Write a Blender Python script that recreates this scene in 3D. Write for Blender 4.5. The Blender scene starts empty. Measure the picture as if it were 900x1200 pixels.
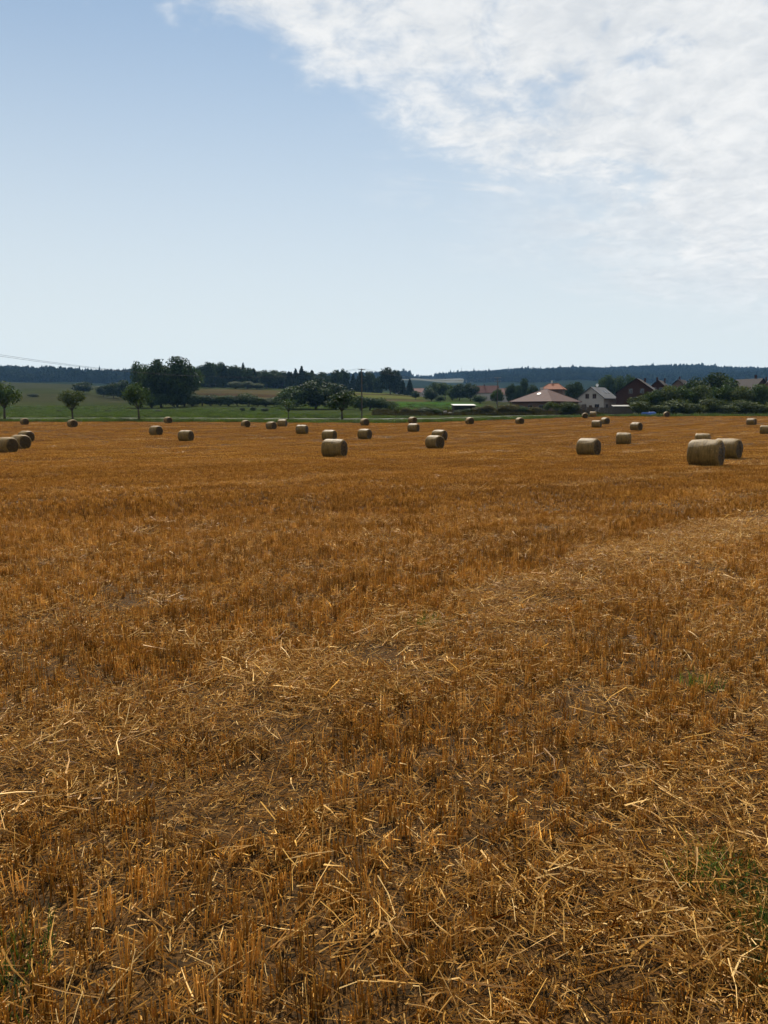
import bpy, math, random
import numpy as np
from mathutils import Vector, Matrix

scene = bpy.context.scene
R = math.radians
rng = np.random.default_rng(11)
random.seed(5)

# ------------------------------------------------------------------ camera
EYE = 1.6            # eye height over the stubble, metres
PITCH = 7.0          # degrees below the horizontal
FPX = 936.0          # focal length in pixels of the 900 x 1200 photograph
cam_d = bpy.data.cameras.new("camera")
cam = bpy.data.objects.new("camera", cam_d)
scene.collection.objects.link(cam)
cam.location = (0, 0, EYE)
cam.rotation_euler = (R(90 - PITCH), 0, 0)
cam_d.sensor_fit = 'VERTICAL'
cam_d.sensor_height = 36.0
cam_d.lens = 18.0 * FPX / 600.0
cam_d.clip_start = 0.05
cam_d.clip_end = 20000
scene.camera = cam

# ------------------------------------------------------------------ sky, sun, exposure
SUN_EL, SUN_AZ = 47.0, -6.0      # ahead of the camera, a little to the left
scene.view_settings.view_transform = 'Standard'
scene.view_settings.look = 'None'
scene.view_settings.gamma = 1.0
scene.view_settings.exposure = 1.05
scene.view_settings.use_curve_mapping = False
scene.cycles.use_denoising = True
scene.cycles.max_bounces = 8
scene.cycles.diffuse_bounces = 3
scene.cycles.volume_bounces = 1
scene.cycles.use_adaptive_sampling = True
scene.cycles.adaptive_threshold = 0.02

world = bpy.data.worlds.new("World")
scene.world = world
world.use_nodes = True
wt = world.node_tree
wt.nodes.clear()


class NT:
    """short-hand for building node trees"""
    def __init__(self, tree):
        self.t = tree

    def n(self, kind, ins=None, **props):
        nd = self.t.nodes.new(kind)
        for k, v in props.items():
            setattr(nd, k, v)
        for k, v in (ins or {}).items():
            if isinstance(v, bpy.types.NodeSocket):
                self.t.links.new(v, nd.inputs[k])
            else:
                nd.inputs[k].default_value = v
        return nd

    def math(self, op, a, b=None, c=None, clamp=False):
        ins = {0: a}
        if b is not None:
            ins[1] = b
        if c is not None:
            ins[2] = c
        return self.n('ShaderNodeMath', ins, operation=op, use_clamp=clamp).outputs[0]

    def vmath(self, op, a, b=None):
        ins = {0: a}
        if b is not None:
            ins[1] = b
        return self.n('ShaderNodeVectorMath', ins, operation=op).outputs[0]

    def noise(self, vec, scale, detail=4.0, rough=0.55, dist=0.0):
        return self.n('ShaderNodeTexNoise', {'Vector': vec, 'Scale': scale, 'Detail': detail,
                                             'Roughness': rough, 'Distortion': dist}).outputs['Fac']

    def ramp(self, fac, stops, interp='LINEAR'):
        nd = self.n('ShaderNodeValToRGB', {'Fac': fac})
        cr = nd.color_ramp
        cr.interpolation = interp
        while len(cr.elements) < len(stops):
            cr.elements.new(0.5)
        for e, (p, c) in zip(cr.elements, stops):
            e.position = p
            e.color = (*c, 1.0) if len(c) == 3 else c
        return nd.outputs['Color']

    def rng(self, v, a, b, c=0.0, d=1.0, smooth=True):
        return self.n('ShaderNodeMapRange', {'Value': v, 'From Min': a, 'From Max': b, 'To Min': c, 'To Max': d},
                      interpolation_type='SMOOTHSTEP' if smooth else 'LINEAR').outputs['Result']

    def mix(self, fac, a, b, blend='MIX'):
        nd = self.n('ShaderNodeMix', data_type='RGBA', blend_type=blend)
        for sock, v in ((nd.inputs[0], fac), (nd.inputs[6], a), (nd.inputs[7], b)):
            if isinstance(v, bpy.types.NodeSocket):
                self.t.links.new(v, sock)
            else:
                sock.default_value = (*v, 1.0) if isinstance(v, tuple) and len(v) == 3 else v
        return nd.outputs[2]


def build_sky():
    w = NT(wt)
    sky = w.n('ShaderNodeTexSky', sky_type='NISHITA', sun_disc=False)
    sky.sun_elevation = R(SUN_EL)
    sky.sun_rotation = R(SUN_AZ)
    sky.altitude = 600
    sky.air_density = 1.0
    sky.dust_density = 0.25
    sky.ozone_density = 2.6
    co = w.n('ShaderNodeTexCoord').outputs['Generated']
    sep = w.n('ShaderNodeSeparateXYZ', {0: co})
    zc = w.math('MAXIMUM', sep.outputs['Z'], 0.03)
    px = w.math('DIVIDE', sep.outputs['X'], zc)
    py = w.math('DIVIDE', sep.outputs['Y'], zc)
    # the same sky, less squeezed together towards the horizon, for the cloud texture
    zt = w.math('ADD', zc, 0.22)
    tex = w.n('ShaderNodeCombineXYZ', {0: w.math('DIVIDE', sep.outputs['X'], zt), 1: w.math('DIVIDE', sep.outputs['Y'], zt), 2: 0.0}).outputs[0]
    # a sheet of altocumulus whose edge runs away to the right (a plane at cloud height)
    s = w.math('SUBTRACT', w.math('MULTIPLY_ADD', px, 1.31, 2.72), py)
    big = w.noise(tex, 1.5, 3.0, 0.5)
    mid = w.noise(tex, 4.6, 7.0, 0.6, 0.5)
    rot = w.n('ShaderNodeMapping', {'Vector': tex, 'Rotation': (0, 0, R(-50)), 'Scale': (0.8, 2.0, 1)}).outputs[0]
    wisp = w.noise(rot, 3.4, 7.0, 0.62, 0.7)
    fine = w.noise(tex, 17.0, 7.0, 0.62, 0.4)
    e = w.math('MULTIPLY_ADD', w.math('SUBTRACT', big, 0.5), 2.2, s)
    e = w.math('MULTIPLY_ADD', w.math('SUBTRACT', mid, 0.5), 1.9, e)
    e = w.math('MULTIPLY_ADD', w.math('SUBTRACT', fine, 0.5), 0.8, e)
    e = w.math('MULTIPLY_ADD', w.math('SUBTRACT', wisp, 0.5), 1.2, e)
    sheet = w.rng(e, -0.40, 0.62)
    # thin wisps drifting off the edge of the sheet
    near = w.math('MULTIPLY', w.rng(s, -2.5, -0.3), w.rng(px, -0.3, 0.6))
    wf = w.math('MULTIPLY', w.rng(w.math('MULTIPLY_ADD', mid, 0.5, wisp), 0.70, 0.96), near)
    cover = w.math('MAXIMUM', sheet, w.math('MULTIPLY', wf, 0.8))
    veil = w.math('MULTIPLY', w.rng(w.math('MULTIPLY_ADD', w.math('SUBTRACT', wisp, 0.5), 3.4, s), -2.7, 0.2, 0.0, 0.75), w.rng(px, 0.1, 1.3))
    cover = w.math('MAXIMUM', cover, veil)
    # gaps where the blue comes through, and fade into the milky air at the horizon
    hole = w.rng(w.math('MULTIPLY_ADD', fine, 0.25, w.noise(tex, 3.1, 5.0, 0.6, 0.6)), 0.42, 0.60)
    cover = w.math('MULTIPLY', cover, w.math('MULTIPLY_ADD', hole, 0.6, 0.4))
    lo = w.rng(sep.outputs['Z'], 0.06, 0.15)
    cover = w.math('MULTIPLY', cover, lo)
    dens = w.rng(w.math('ADD', w.math('MULTIPLY', fine, 0.5), w.math('MULTIPLY', mid, 0.5)), 0.32, 0.68)
    ccol = w.mix(dens, (6.7, 7.0, 7.3), (9.0, 9.0, 8.9))
    cover = w.math('MULTIPLY', cover, 0.96)
    # milky summer air low over the horizon
    milk = w.rng(sep.outputs['Z'], 0.0, 0.62, 0.90, 0.05)
    clear = w.mix(milk, w.mix(1.0, sky.outputs[0], (0.76, 0.95, 0.95), 'MULTIPLY'), (7.75, 7.95, 7.75))
    col = w.mix(cover, clear, ccol)
    bg = w.n('ShaderNodeBackground', {'Color': col, 'Strength': 0.05})
    w.n('ShaderNodeOutputWorld', {'Surface': bg.outputs[0]})


build_sky()

sun_d = bpy.data.lights.new("sun", 'SUN')
sun_d.energy = 5.0
sun_d.angle = R(0.55)
sun_d.color = (1.0, 0.93, 0.82)
sun = bpy.data.objects.new("sun", sun_d)
scene.collection.objects.link(sun)
sdir = Vector((math.sin(R(SUN_AZ)) * math.cos(R(SUN_EL)), math.cos(R(SUN_AZ)) * math.cos(R(SUN_EL)), math.sin(R(SUN_EL))))
sun.rotation_euler = sdir.to_track_quat('Z', 'Y').to_euler()
sun.location = (0, 0, 300)

# ------------------------------------------------------------------ helpers
COL = scene.collection


def tag(o, label=None, cat=None, group=None, kind=None):
    if label: o['label'] = label
    if cat: o['category'] = cat
    if group: o['group'] = group
    if kind: o['kind'] = kind
    return o


def mesh_from(name, verts, faces, mat=None, smooth=False, var=None):
    me = bpy.data.meshes.new(name)
    me.from_pydata([tuple(v) for v in np.asarray(verts).tolist()], [], [tuple(f) for f in (faces.tolist() if isinstance(faces, np.ndarray) else faces)])
    if mat: me.materials.append(mat)
    if smooth:
        me.polygons.foreach_set('use_smooth', [True] * len(me.polygons))
    if var is not None:
        a = me.attributes.new('var', 'FLOAT', 'POINT')
        a.data.foreach_set('value', np.asarray(var, dtype=np.float32))
    me.update()
    return me


def link(name, me, parent=None, loc=None, rotz=None):
    o = bpy.data.objects.new(name, me)
    COL.objects.link(o)
    if parent: o.parent = parent
    if loc is not None: o.location = loc
    if rotz is not None: o.rotation_euler = (0, 0, rotz)
    return o


def empty(name, loc, rotz=0.0):
    o = bpy.data.objects.new(name, None)
    COL.objects.link(o)
    o.location = loc
    o.rotation_euler = (0, 0, rotz)
    o.empty_display_size = 0.2
    return o


class MB:
    """collects boxes, prisms and tubes into one mesh"""
    def __init__(self):
        self.v, self.f = [], []

    def add(self, v, f):
        b = len(self.v)
        self.v += [tuple(p) for p in v]
        self.f += [tuple(i + b for i in q) for q in f]
        return self

    def box(self, x0, x1, y0, y1, z0, z1, m=None):
        v = [(x, y, z) for z in (z0, z1) for y in (y0, y1) for x in (x0, x1)]
        if m is not None: v = [tuple(m @ Vector(p)) for p in v]
        return self.add(v, [(0, 2, 3, 1), (4, 5, 7, 6), (0, 1, 5, 4), (2, 6, 7, 3), (0, 4, 6, 2), (1, 3, 7, 5)])

    def tube(self, pts, radii, n=6, cap=True):
        pts = [Vector(p) for p in pts]
        v, f = [], []
        for i, p in enumerate(pts):
            t = (pts[min(i + 1, len(pts) - 1)] - pts[max(i - 1, 0)]).normalized()
            u = t.cross(Vector((0.31, 0.9, 0.2)))
            if u.length < 1e-3: u = t.cross(Vector((1, 0, 0)))
            u.normalize(); w_ = t.cross(u)
            for k in range(n):
                a = 2 * math.pi * k / n
                v.append(tuple(p + radii[i] * (math.cos(a) * u + math.sin(a) * w_)))
        for i in range(len(pts) - 1):
            for k in range(n):
                f.append((i * n + k, i * n + (k + 1) % n, (i + 1) * n + (k + 1) % n, (i + 1) * n + k))
        if cap:
            f.append(tuple(reversed(range(n))))
            f.append(tuple((len(pts) - 1) * n + k for k in range(n)))
        return self.add(v, f)

    def build(self, name, mat, parent=None, smooth=False):
        return link(name, mesh_from(name, np.array(self.v), self.f, mat, smooth), parent)


def new_mat(name):
    m = bpy.data.materials.new(name)
    m.use_nodes = True
    m.node_tree.nodes.clear()
    return m, NT(m.node_tree)


def surf(m, w, shader):
    w.n('ShaderNodeOutputMaterial', {'Surface': shader})
    return m


def simple_mat(name, c, rough=0.8, var=0.25, scale=3.0, spec=0.3, metal=0.0, bump=0.0):
    """a plain material with wear: blotches and fine grain over one base colour"""
    m, w = new_mat(name)
    co = w.n('ShaderNodeTexCoord').outputs['Object']
    a = w.noise(co, scale, 6.0, 0.6)
    b = w.noise(co, scale * 9, 4.0, 0.6)
    f = w.math('MULTIPLY_ADD', b, 0.45, w.math('MULTIPLY', a, 0.55))
    lo = tuple(x * (1 - var) for x in c)
    hi = tuple(min(1, x * (1 + var)) for x in c)
    col = w.ramp(f, [(0.3, lo), (0.7, hi)])
    ins = {'Base Color': col, 'Roughness': rough, 'Specular IOR Level': spec, 'Metallic': metal}
    if bump:
        ins['Normal'] = w.n('ShaderNodeBump', {'Height': f, 'Strength': bump, 'Distance': 0.05}).outputs[0]
    return surf(m, w, w.n('ShaderNodeBsdfPrincipled', ins).outputs[0])


def leafy_mat(name, stops, trans=0.35, rough=0.5, spec=0.35, world_noise=0.0, tcol=None):
    """thin leaf or straw: reflects and lets light through; colour by the piece's own value"""
    m, w = new_mat(name)
    v = w.n('ShaderNodeAttribute', attribute_name='var').outputs['Fac']
    if world_noise:
        pos = w.n('ShaderNodeNewGeometry').outputs['Position']
        nz = w.noise(pos, 0.35, 5.0, 0.6)
        st = w.n('ShaderNodeMapping', {'Vector': w.n('ShaderNodeMapping', {'Vector': pos, 'Rotation': (0, 0, R(-48.65))}).outputs[0], 'Scale': (0.02, 0.42, 0.0)}).outputs[0]
        nz = w.math('ADD', w.math('MULTIPLY', nz, 0.5), w.math('MULTIPLY', w.noise(st, 1.0, 4.0, 0.65), 0.75))
        nz = w.math('SUBTRACT', nz, 0.125)
        v = w.math('MULTIPLY_ADD', w.math('SUBTRACT', nz, 0.5), world_noise, v)
    col = w.ramp(v, stops)
    p = w.n('ShaderNodeBsdfPrincipled', {'Base Color': col, 'Roughness': rough, 'Specular IOR Level': spec}).outputs[0]
    tc = col if tcol is None else w.mix(1.0, col, tcol, 'MULTIPLY')
    t = w.n('ShaderNodeBsdfTranslucent', {'Color': tc}).outputs[0]
    return surf(m, w, w.n('ShaderNodeMixShader', {0: trans, 1: p, 2: t}).outputs[0])


# ------------------------------------------------------------------ the lie of the land
cp, sp = math.cos(R(PITCH)), math.sin(R(PITCH))


def tan_elev(py):
    v = (600.0 - np.asarray(py, dtype=float)) / FPX
    return (-sp + v * cp) / (cp + v * sp)


def col_of(x, y):
    """which way a point lies, as the photograph's column (held beyond the sides)"""
    az = np.arctan2(x, y)
    a = np.clip(az, -R(46), R(46))
    c = 450 + FPX * 1.0075 * np.tan(a)
    back = np.clip((np.abs(az) - R(90)) / R(90), 0, 1)
    return c * (1 - back) + 500 * back


def depth_of(x, y):
    d = np.hypot(x, y)
    return d * np.maximum(np.cos(np.arctan2(x, y)), 0.55)


def x_of(px, D):
    return (px - 450) / (FPX * 1.0075) * D


# depth below the eye of the near field: falls away gently, then rises to the lane
F_D = np.array([0, 6, 12, 20, 38, 50, 60, 75, 93, 117, 135, 150, 165, 180], float)
F_Z = np.array([1.60, 1.61, 1.70, 1.93, 2.44, 2.72, 2.93, 3.05, 2.90, 2.38, 2.02, 1.58, 1.02, 0.45], float)
T_C = np.array([-500, 0, 150, 250, 350, 450, 500, 560, 620, 680, 750, 900, 1400], float)
T_D = np.array([180, 200, 260, 330, 450, 600, 800, 1100, 1500, 1850, 2250, 2800, 3500, 4500], float)
T_Y = np.array([
    # 180   200   260   330   450   600   800  1100  1500  1850  2250  2800  3500  4500
    [487.3, 486.0, 482.5, 477.0, 468.0, 457.0, 444.0, 451.0, 446.0, 434.0, 440.0, 446.0, 452.0, 460.0],
    [487.3, 486.0, 482.5, 477.5, 468.5, 458.0, 446.5, 452.0, 446.5, 436.0, 441.0, 446.0, 452.0, 460.0],
    [487.3, 486.2, 483.0, 478.5, 470.5, 462.0, 453.0, 457.0, 451.0, 443.5, 445.0, 447.0, 452.0, 460.0],
    [487.3, 486.2, 482.5, 475.5, 463.5, 453.0, 455.0, 456.0, 452.0, 449.0, 447.0, 446.0, 452.0, 460.0],
    [487.3, 486.5, 482.5, 476.5, 466.5, 455.5, 458.0, 458.0, 455.0, 451.0, 447.0, 445.5, 452.0, 460.0],
    [487.3, 486.8, 482.0, 476.0, 467.5, 459.0, 461.0, 460.0, 456.0, 452.0, 447.0, 443.5, 450.0, 460.0],
    [487.3, 486.8, 482.0, 476.5, 469.0, 463.0, 463.0, 461.0, 456.0, 451.5, 446.5, 442.0, 449.0, 460.0],
    [487.3, 486.8, 482.5, 477.5, 470.5, 465.5, 464.0, 462.0, 457.0, 452.0, 447.0, 440.0, 446.0, 460.0],
    [487.3, 486.3, 482.0, 478.5, 472.0, 467.0, 465.0, 462.0, 457.0, 451.0, 445.0, 439.0, 445.0, 460.0],
    [487.3, 486.0, 481.5, 478.5, 473.0, 468.0, 466.0, 463.0, 457.0, 450.0, 443.0, 435.0, 443.0, 460.0],
    [487.3, 486.0, 481.5, 478.5, 473.0, 468.0, 466.0, 463.0, 457.0, 450.0, 443.0, 434.5, 443.0, 460.0],
    [487.3, 486.0, 481.5, 478.5, 473.0, 468.0, 466.0, 463.0, 457.0, 450.0, 443.0, 435.5, 443.0, 460.0],
    [487.3, 486.0, 481.5, 478.5, 473.0, 468.0, 466.0, 463.0, 457.0, 450.0, 442.0, 433.0, 443.0, 460.0]])
LD = np.linspace(0.0, math.log(4600.0), 900)          # fine, smoothed profiles on a log distance axis
_k = np.exp(-0.5 * (np.arange(-14, 15) / 5.0) ** 2); _k /= _k.sum()
PROF = []
for r_ in range(len(T_C)):
    z = np.concatenate([-F_Z, (tan_elev(T_Y[r_]) * T_D)[1:]])
    d = np.concatenate([F_D, T_D[1:]])
    p = np.interp(np.exp(LD), d, z)
    PROF.append(np.convolve(np.pad(p, 14, mode='edge'), _k, mode='valid'))
PROF = np.array(PROF)


def ground(x, y):
    x = np.asarray(x, float); y = np.asarray(y, float)
    D = np.clip(depth_of(x, y), 1.0, 4500.0)
    c = np.clip(col_of(x, y), T_C[0], T_C[-1])
    i = np.clip(np.searchsorted(T_C, c) - 1, 0, len(T_C) - 2)
    t = (c - T_C[i]) / (T_C[i + 1] - T_C[i]); t = t * t * (3 - 2 * t)
    u = np.log(D) / LD[-1] * (len(LD) - 1)
    j = np.clip(u.astype(int), 0, len(LD) - 2); w = u - j
    a = PROF[i, j] * (1 - w) + PROF[i, j + 1] * w
    b = PROF[i + 1, j] * (1 - w) + PROF[i + 1, j + 1] * w
    z = a * (1 - t) + b * t + EYE
    fade = np.clip(D / 20, 0.15, 1)
    z = z + 0.035 * fade * (np.sin(x * 0.31 + 1.3) * np.cos(y * 0.23) + 0.6 * np.sin(x * 0.83 + y * 0.57))
    far = np.clip((D - 250) / 600, 0, 1)
    z = z + far * 1.6 * (np.sin(x * 0.013 + 0.7) * np.cos(y * 0.011 + 2.0) + 0.5 * np.sin(x * 0.041 + y * 0.017))
    ridge = np.clip((D - 1300) / 500, 0, 1)
    z = z + ridge * (4.5 * np.sin(x * 0.0047 + 0.4) * np.cos(y * 0.003) + 3.0 * np.sin(x * 0.0123 + 2.0) + 1.5 * np.sin(x * 0.031))
    return z


def gz(x, y):
    return float(ground(np.array([x]), np.array([y]))[0])


def hit(px, py):
    """where the line of sight through a pixel of the photograph meets the ground"""
    u = (px - 450) / FPX; v = (600 - py) / FPX
    dx, dy, dz = u, cp + v * sp, -sp + v * cp
    t = np.linspace(1.5, 260, 40000)
    g = ground(t * dx, t * dy)
    below = (EYE + t * dz) < g
    k = int(np.argmax(below)) if below.any() else len(t) - 1
    return float(t[k] * dx), float(t[k] * dy), float(g[k])


EDGE_C = np.array([-500, 0, 200, 330, 450, 520, 600, 700, 900, 1400], float)
EDGE_D = np.array([153, 153, 153, 150, 148, 152, 163, 178, 182, 182], float)


def edge_depth(c):
    return np.interp(c, EDGE_C, EDGE_D)


# azimuths: fine in front, coarse behind
AZ = np.concatenate([np.arange(-180, -48, 3.0), np.arange(-48, 48, 0.3), np.arange(48, 180, 3.0)])
NA = len(AZ)
ax, ay = np.sin(np.radians(AZ)), np.cos(np.radians(AZ))
edge_r = edge_depth(col_of(ax, ay)) / np.maximum(ay, 0.55)


def polar_sheet(name, radii, mat, close_centre=False, paint=None):
    """radii: (rings, NA) distances"""
    n = radii.shape[0]
    X = radii * ax; Y = radii * ay
    Z = ground(X.ravel(), Y.ravel())
    v = np.stack([X.ravel(), Y.ravel(), Z], 1)
    i, k = np.meshgrid(np.arange(n - 1), np.arange(NA), indexing='ij')
    k2 = (k + 1) % NA
    f = np.stack([i * NA + k, i * NA + k2, (i + 1) * NA + k2, (i + 1) * NA + k], -1).reshape(-1, 4)[:, ::-1]
    faces = f.tolist()
    if close_centre:
        v = np.vstack([v, [[0, 0, gz(0.001, 0.001)]]])
        c = len(v) - 1
        faces += [[c, (q + 1) % NA, q] for q in range(NA)]
    me = mesh_from(name, v, faces, mat, smooth=True)
    if paint is not None:
        cc = paint(v)
        a = me.color_attributes.new('crop', 'FLOAT_COLOR', 'POINT')
        a.data.foreach_set('color', np.concatenate([cc, np.ones((len(cc), 1))], 1).astype(np.float32).ravel())
    o = link(name, me)
    return tag(o, kind='structure')


# --- soil of the harvested field
ROW = np.array([0.66, 0.75]); ROW /= np.linalg.norm(ROW)         # direction the drill rows run
NRM = np.array([ROW[1], -ROW[0]])
ROW_ANG = math.atan2(ROW[1], ROW[0])


def soil_material():
    m, w = new_mat("field soil")
    pos = w.n('ShaderNodeNewGeometry').outputs['Position']
    rot = w.n('ShaderNodeMapping', {'Vector': pos, 'Rotation': (0, 0, -ROW_ANG), 'Scale': (0.3, 1.0, 1.0)}).outputs[0]
    a = w.noise(pos, 1.3, 6.0, 0.65)
    b = w.noise(pos, 90.0, 4.0, 0.75)
    c = w.noise(rot, 22.0, 3.0, 0.6, 0.4)
    soil = w.ramp(a, [(0.3, (0.012, 0.008, 0.004)), (0.7, (0.028, 0.018, 0.009))])
    chaff = w.ramp(b, [(0.35, (0.07, 0.030, 0.007)), (0.7, (0.18, 0.09, 0.026))])
    f = w.rng(w.math('MULTIPLY_ADD', b, 0.6, w.math('MULTIPLY', c, 0.5)), 0.46, 0.62)
    col = w.mix(w.math('MULTIPLY', f, 0.42), soil, chaff)
    h = w.math('ADD', w.math('MULTIPLY', a, 0.4), w.math('MULTIPLY', b, 0.35))
    bp = w.n('ShaderNodeBump', {'Height': h, 'Strength': 0.7, 'Distance': 0.05}).outputs[0]
    return surf(m, w, w.n('ShaderNodeBsdfPrincipled', {'Base Color': col, 'Roughness': 0.95, 'Specular IOR Level': 0.03, 'Normal': bp}).outputs[0])


def field_radii():
    t = np.concatenate([[0.6], np.geomspace(1.0, 150.0, 118)]) / 150.0
    return t[:, None] * edge_r[None, :]


field = polar_sheet("stubble_field", field_radii(), soil_material(), True)
field['label'] = 'brown soil of the harvested grain field'


# --- meadow and hills beyond the field
def meadow_paint(v):
    x, y = v[:, 0], v[:, 1]
    c, D = col_of(x, y), depth_of(x, y)
    col = np.tile(np.array([[0.030, 0.039, 0.013]]), (len(v), 1))

    def put(mask, rgb, a=1.0):
        m = (np.clip(mask, 0, 1) * a)[:, None]
        col[:] = col * (1 - m) + np.array([rgb]) * m

    def band(val, lo, hi, s):
        return np.clip((val - lo) / s + 0.5, 0, 1) * np.clip((hi - val) / s + 0.5, 0, 1)
    ed = edge_depth(c)
    put(band(D, 0, 1e9, 1) * np.clip((ed + 16 - D) / 3 + 0.5, 0, 1), (0.0375, 0.0575, 0.011))     # mown verge by the lane
    put(band(c, -600, 150, 60) * np.clip((D - 200) / 260, 0, 1) * band(D, 0, 1000, 60), (0.028, 0.033, 0.013))
    put(band(c, -600, 170, 60) * band(D, 420, 560, 40), (0.032, 0.033, 0.016))
    put(band(c, -600, 130, 60) * band(D, 640, 900, 60), (0.030, 0.033, 0.019))
    put(band(c, 200, 335, 30) * band(D, 380, 560, 25), (0.050, 0.041, 0.020))
    put(band(c, 200, 335, 30) * band(D, 455, 490, 12), (0.0375, 0.025, 0.014))
    put(band(c, 200, 420, 30) * band(D, 330, 385, 20), (0.0425, 0.0475, 0.016))
    put(band(c, 405, 492, 16) * band(D, 440, 600, 20), (0.065, 0.07, 0.0225))
    put(band(c, 405, 492, 16) * band(D, 505, 530, 10), (0.0375, 0.0275, 0.015))
    put(band(c, 440, 500, 16) * band(D, 385, 430, 14), (0.055, 0.0425, 0.025))
    put(band(c, 462, 570, 14) * band(D, 270, 390, 20), (0.029, 0.0625, 0.012))
    put(band(c, 462, 600, 14) * band(D, 305, 318, 8), (0.0225, 0.0325, 0.011))
    put(band(c, 440, 690, 20) * band(D, 196, 262, 8), (0.0525, 0.04, 0.019))
    put(band(c, 560, 1500, 20) * band(D, 205, 1200, 20), (0.03, 0.033, 0.014))
    put(band(D, 1250, 5000, 120), (0.011, 0.016, 0.008))
    put(band(c, 452, 552, 10) * band(D, 2080, 2640, 60), (0.085, 0.085, 0.070))
    put(band(c, 515, 536, 8) * band(D, 1350, 1750, 60), (0.05, 0.075, 0.025))
    return col


def meadow_material():
    m, w = new_mat("meadow grass cover")
    pos = w.n('ShaderNodeNewGeometry').outputs['Position']
    base = w.n('ShaderNodeAttribute', attribute_name='crop').outputs['Color']
    a = w.noise(pos, 0.035, 6.0, 0.6)
    b = w.noise(pos, 0.45, 6.0, 0.7)
    st = w.n('ShaderNodeMapping', {'Vector': pos, 'Rotation': (0, 0, R(8)), 'Scale': (0.02, 0.16, 0.1)}).outputs[0]
    c = w.noise(st, 1.0, 4.0, 0.6)
    k = w.math('ADD', w.math('MULTIPLY', a, 0.45), w.math('ADD', w.math('MULTIPLY', b, 0.3), w.math('MULTIPLY', c, 0.25)))
    tint = w.ramp(k, [(0.32, (0.55, 0.62, 0.5)), (0.5, (1.0, 1.0, 1.0)), (0.68, (1.45, 1.25, 1.15))])
    col = w.mix(1.0, base, w.mix(1.0, tint, (0.74, 0.76, 0.76), 'MULTIPLY'), 'MULTIPLY')
    bp = w.n('ShaderNodeBump', {'Height': b, 'Strength': 0.8, 'Distance': 0.6}).outputs[0]
    return surf(m, w, w.n('ShaderNodeBsdfPrincipled', {'Base Color': col, 'Roughness': 1.0, 'Specular IOR Level': 0.0, 'Normal': bp}).outputs[0])


def meadow_radii():
    t = np.geomspace(1.0, 4500.0 / 150.0, 170)
    g = np.log(t) / math.log(t[-1])
    return np.exp(np.log(edge_r)[None, :] * (1 - g[:, None]) + math.log(4550.0) * g[:, None])


meadow = polar_sheet("meadow", meadow_radii(), meadow_material(), False, meadow_paint)

# --- the lane behind the field
road_mat = simple_mat("pale lane gravel", (0.062, 0.058, 0.052), 0.95, 0.4, 0.6)


def lane():
    xs = np.arange(-190, 105, 2.0)
    rows = []
    for off in (0.0, 1.25, 2.5):
        for x in xs:
            c = 450 + x / 165.0 * FPX
            D = edge_depth(np.array([c]))[0] + 14.5 + off + 1.2 * math.sin(x * 0.02)
            rows.append((x, D, gz(x, D) + 0.05 + (0.03 if off == 1.25 else 0)))
    n = len(xs)
    f = [(r * n + k, r * n + k + 1, (r + 1) * n + k + 1, (r + 1) * n + k) for r in range(2) for k in range(n - 1)]
    tag(link("road", mesh_from("road", np.array(rows), f, road_mat, True)), kind='structure')


lane()

# ------------------------------------------------------------------ straw: stems, litter, grass
def stems_mesh(base, tip, r0, r1, var, sides=3, bend=None):
    """many thin stalks in one mesh; with bend, each has a kink half way"""
    base = np.asarray(base, float); tip = np.asarray(tip, float); N = len(base)
    r0 = np.broadcast_to(r0, N); r1 = np.broadcast_to(r1, N)
    d = tip - base; d /= np.maximum(np.linalg.norm(d, axis=1, keepdims=True), 1e-9)
    ref = np.where(np.abs(d[:, 2:3]) > 0.9, np.array([[1.0, 0, 0]]), np.array([[0, 0, 1.0]]))
    u = np.cross(d, ref); u /= np.linalg.norm(u, axis=1, keepdims=True); w = np.cross(d, u)
    spine = [(base, r0), (tip, r1)] if bend is None else [(base, r0), ((base + tip) / 2 + bend, (r0 + r1) / 2), (tip, r1)]
    rings = []
    for p, r in spine:
        for k in range(sides):
            a = 2 * math.pi * k / sides + 0.4
            rings.append(p + r[:, None] * (math.cos(a) * u + math.sin(a) * w))
    v = np.stack(rings, 1).reshape(-1, 3)
    per = sides * len(spine)
    fs = []
    off = np.arange(N) * per
    for s in range(len(spine) - 1):
        for k in range(sides):
            k2 = (k + 1) % sides
            fs.append(np.stack([off + s * sides + k, off + s * sides + k2, off + (s + 1) * sides + k2, off + (s + 1) * sides + k], 1))
    return v, np.concatenate(fs), np.repeat(var, per)


def join_parts(parts):
    vs, fs, va, o = [], [], [], 0
    for v, f, a in parts:
        vs.append(v); fs.append(f + o); va.append(a); o += len(v)
    return np.concatenate(vs), np.concatenate(fs), np.concatenate(va)


STRAW = [(0.0, (0.14, 0.067, 0.012)), (0.35, (0.35, 0.186, 0.034)), (0.65, (0.55, 0.330, 0.074)), (1.0, (0.77, 0.56, 0.22))]
stub_mat = leafy_mat("standing stubble straw", STRAW, 0.45, 0.5, 0.12, 1.0, (1.0, 0.86, 0.6))
LIT = [(0.0, (0.13, 0.056, 0.009)), (0.4, (0.34, 0.172, 0.031)), (0.75, (0.56, 0.345, 0.085)), (1.0, (0.76, 0.58, 0.27))]
lit_mat = leafy_mat("loose straw litter", LIT, 0.36, 0.52, 0.20, 0.3, (1.0, 0.88, 0.6))
GRS = [(0.0, (0.034, 0.066, 0.012)), (0.55, (0.075, 0.120, 0.025)), (1.0, (0.18, 0.18, 0.055))]
grass_mat = leafy_mat("grass blades", GRS, 0.4, 0.5, 0.3, 0.4, (1.1, 1.1, 0.6))


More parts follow.
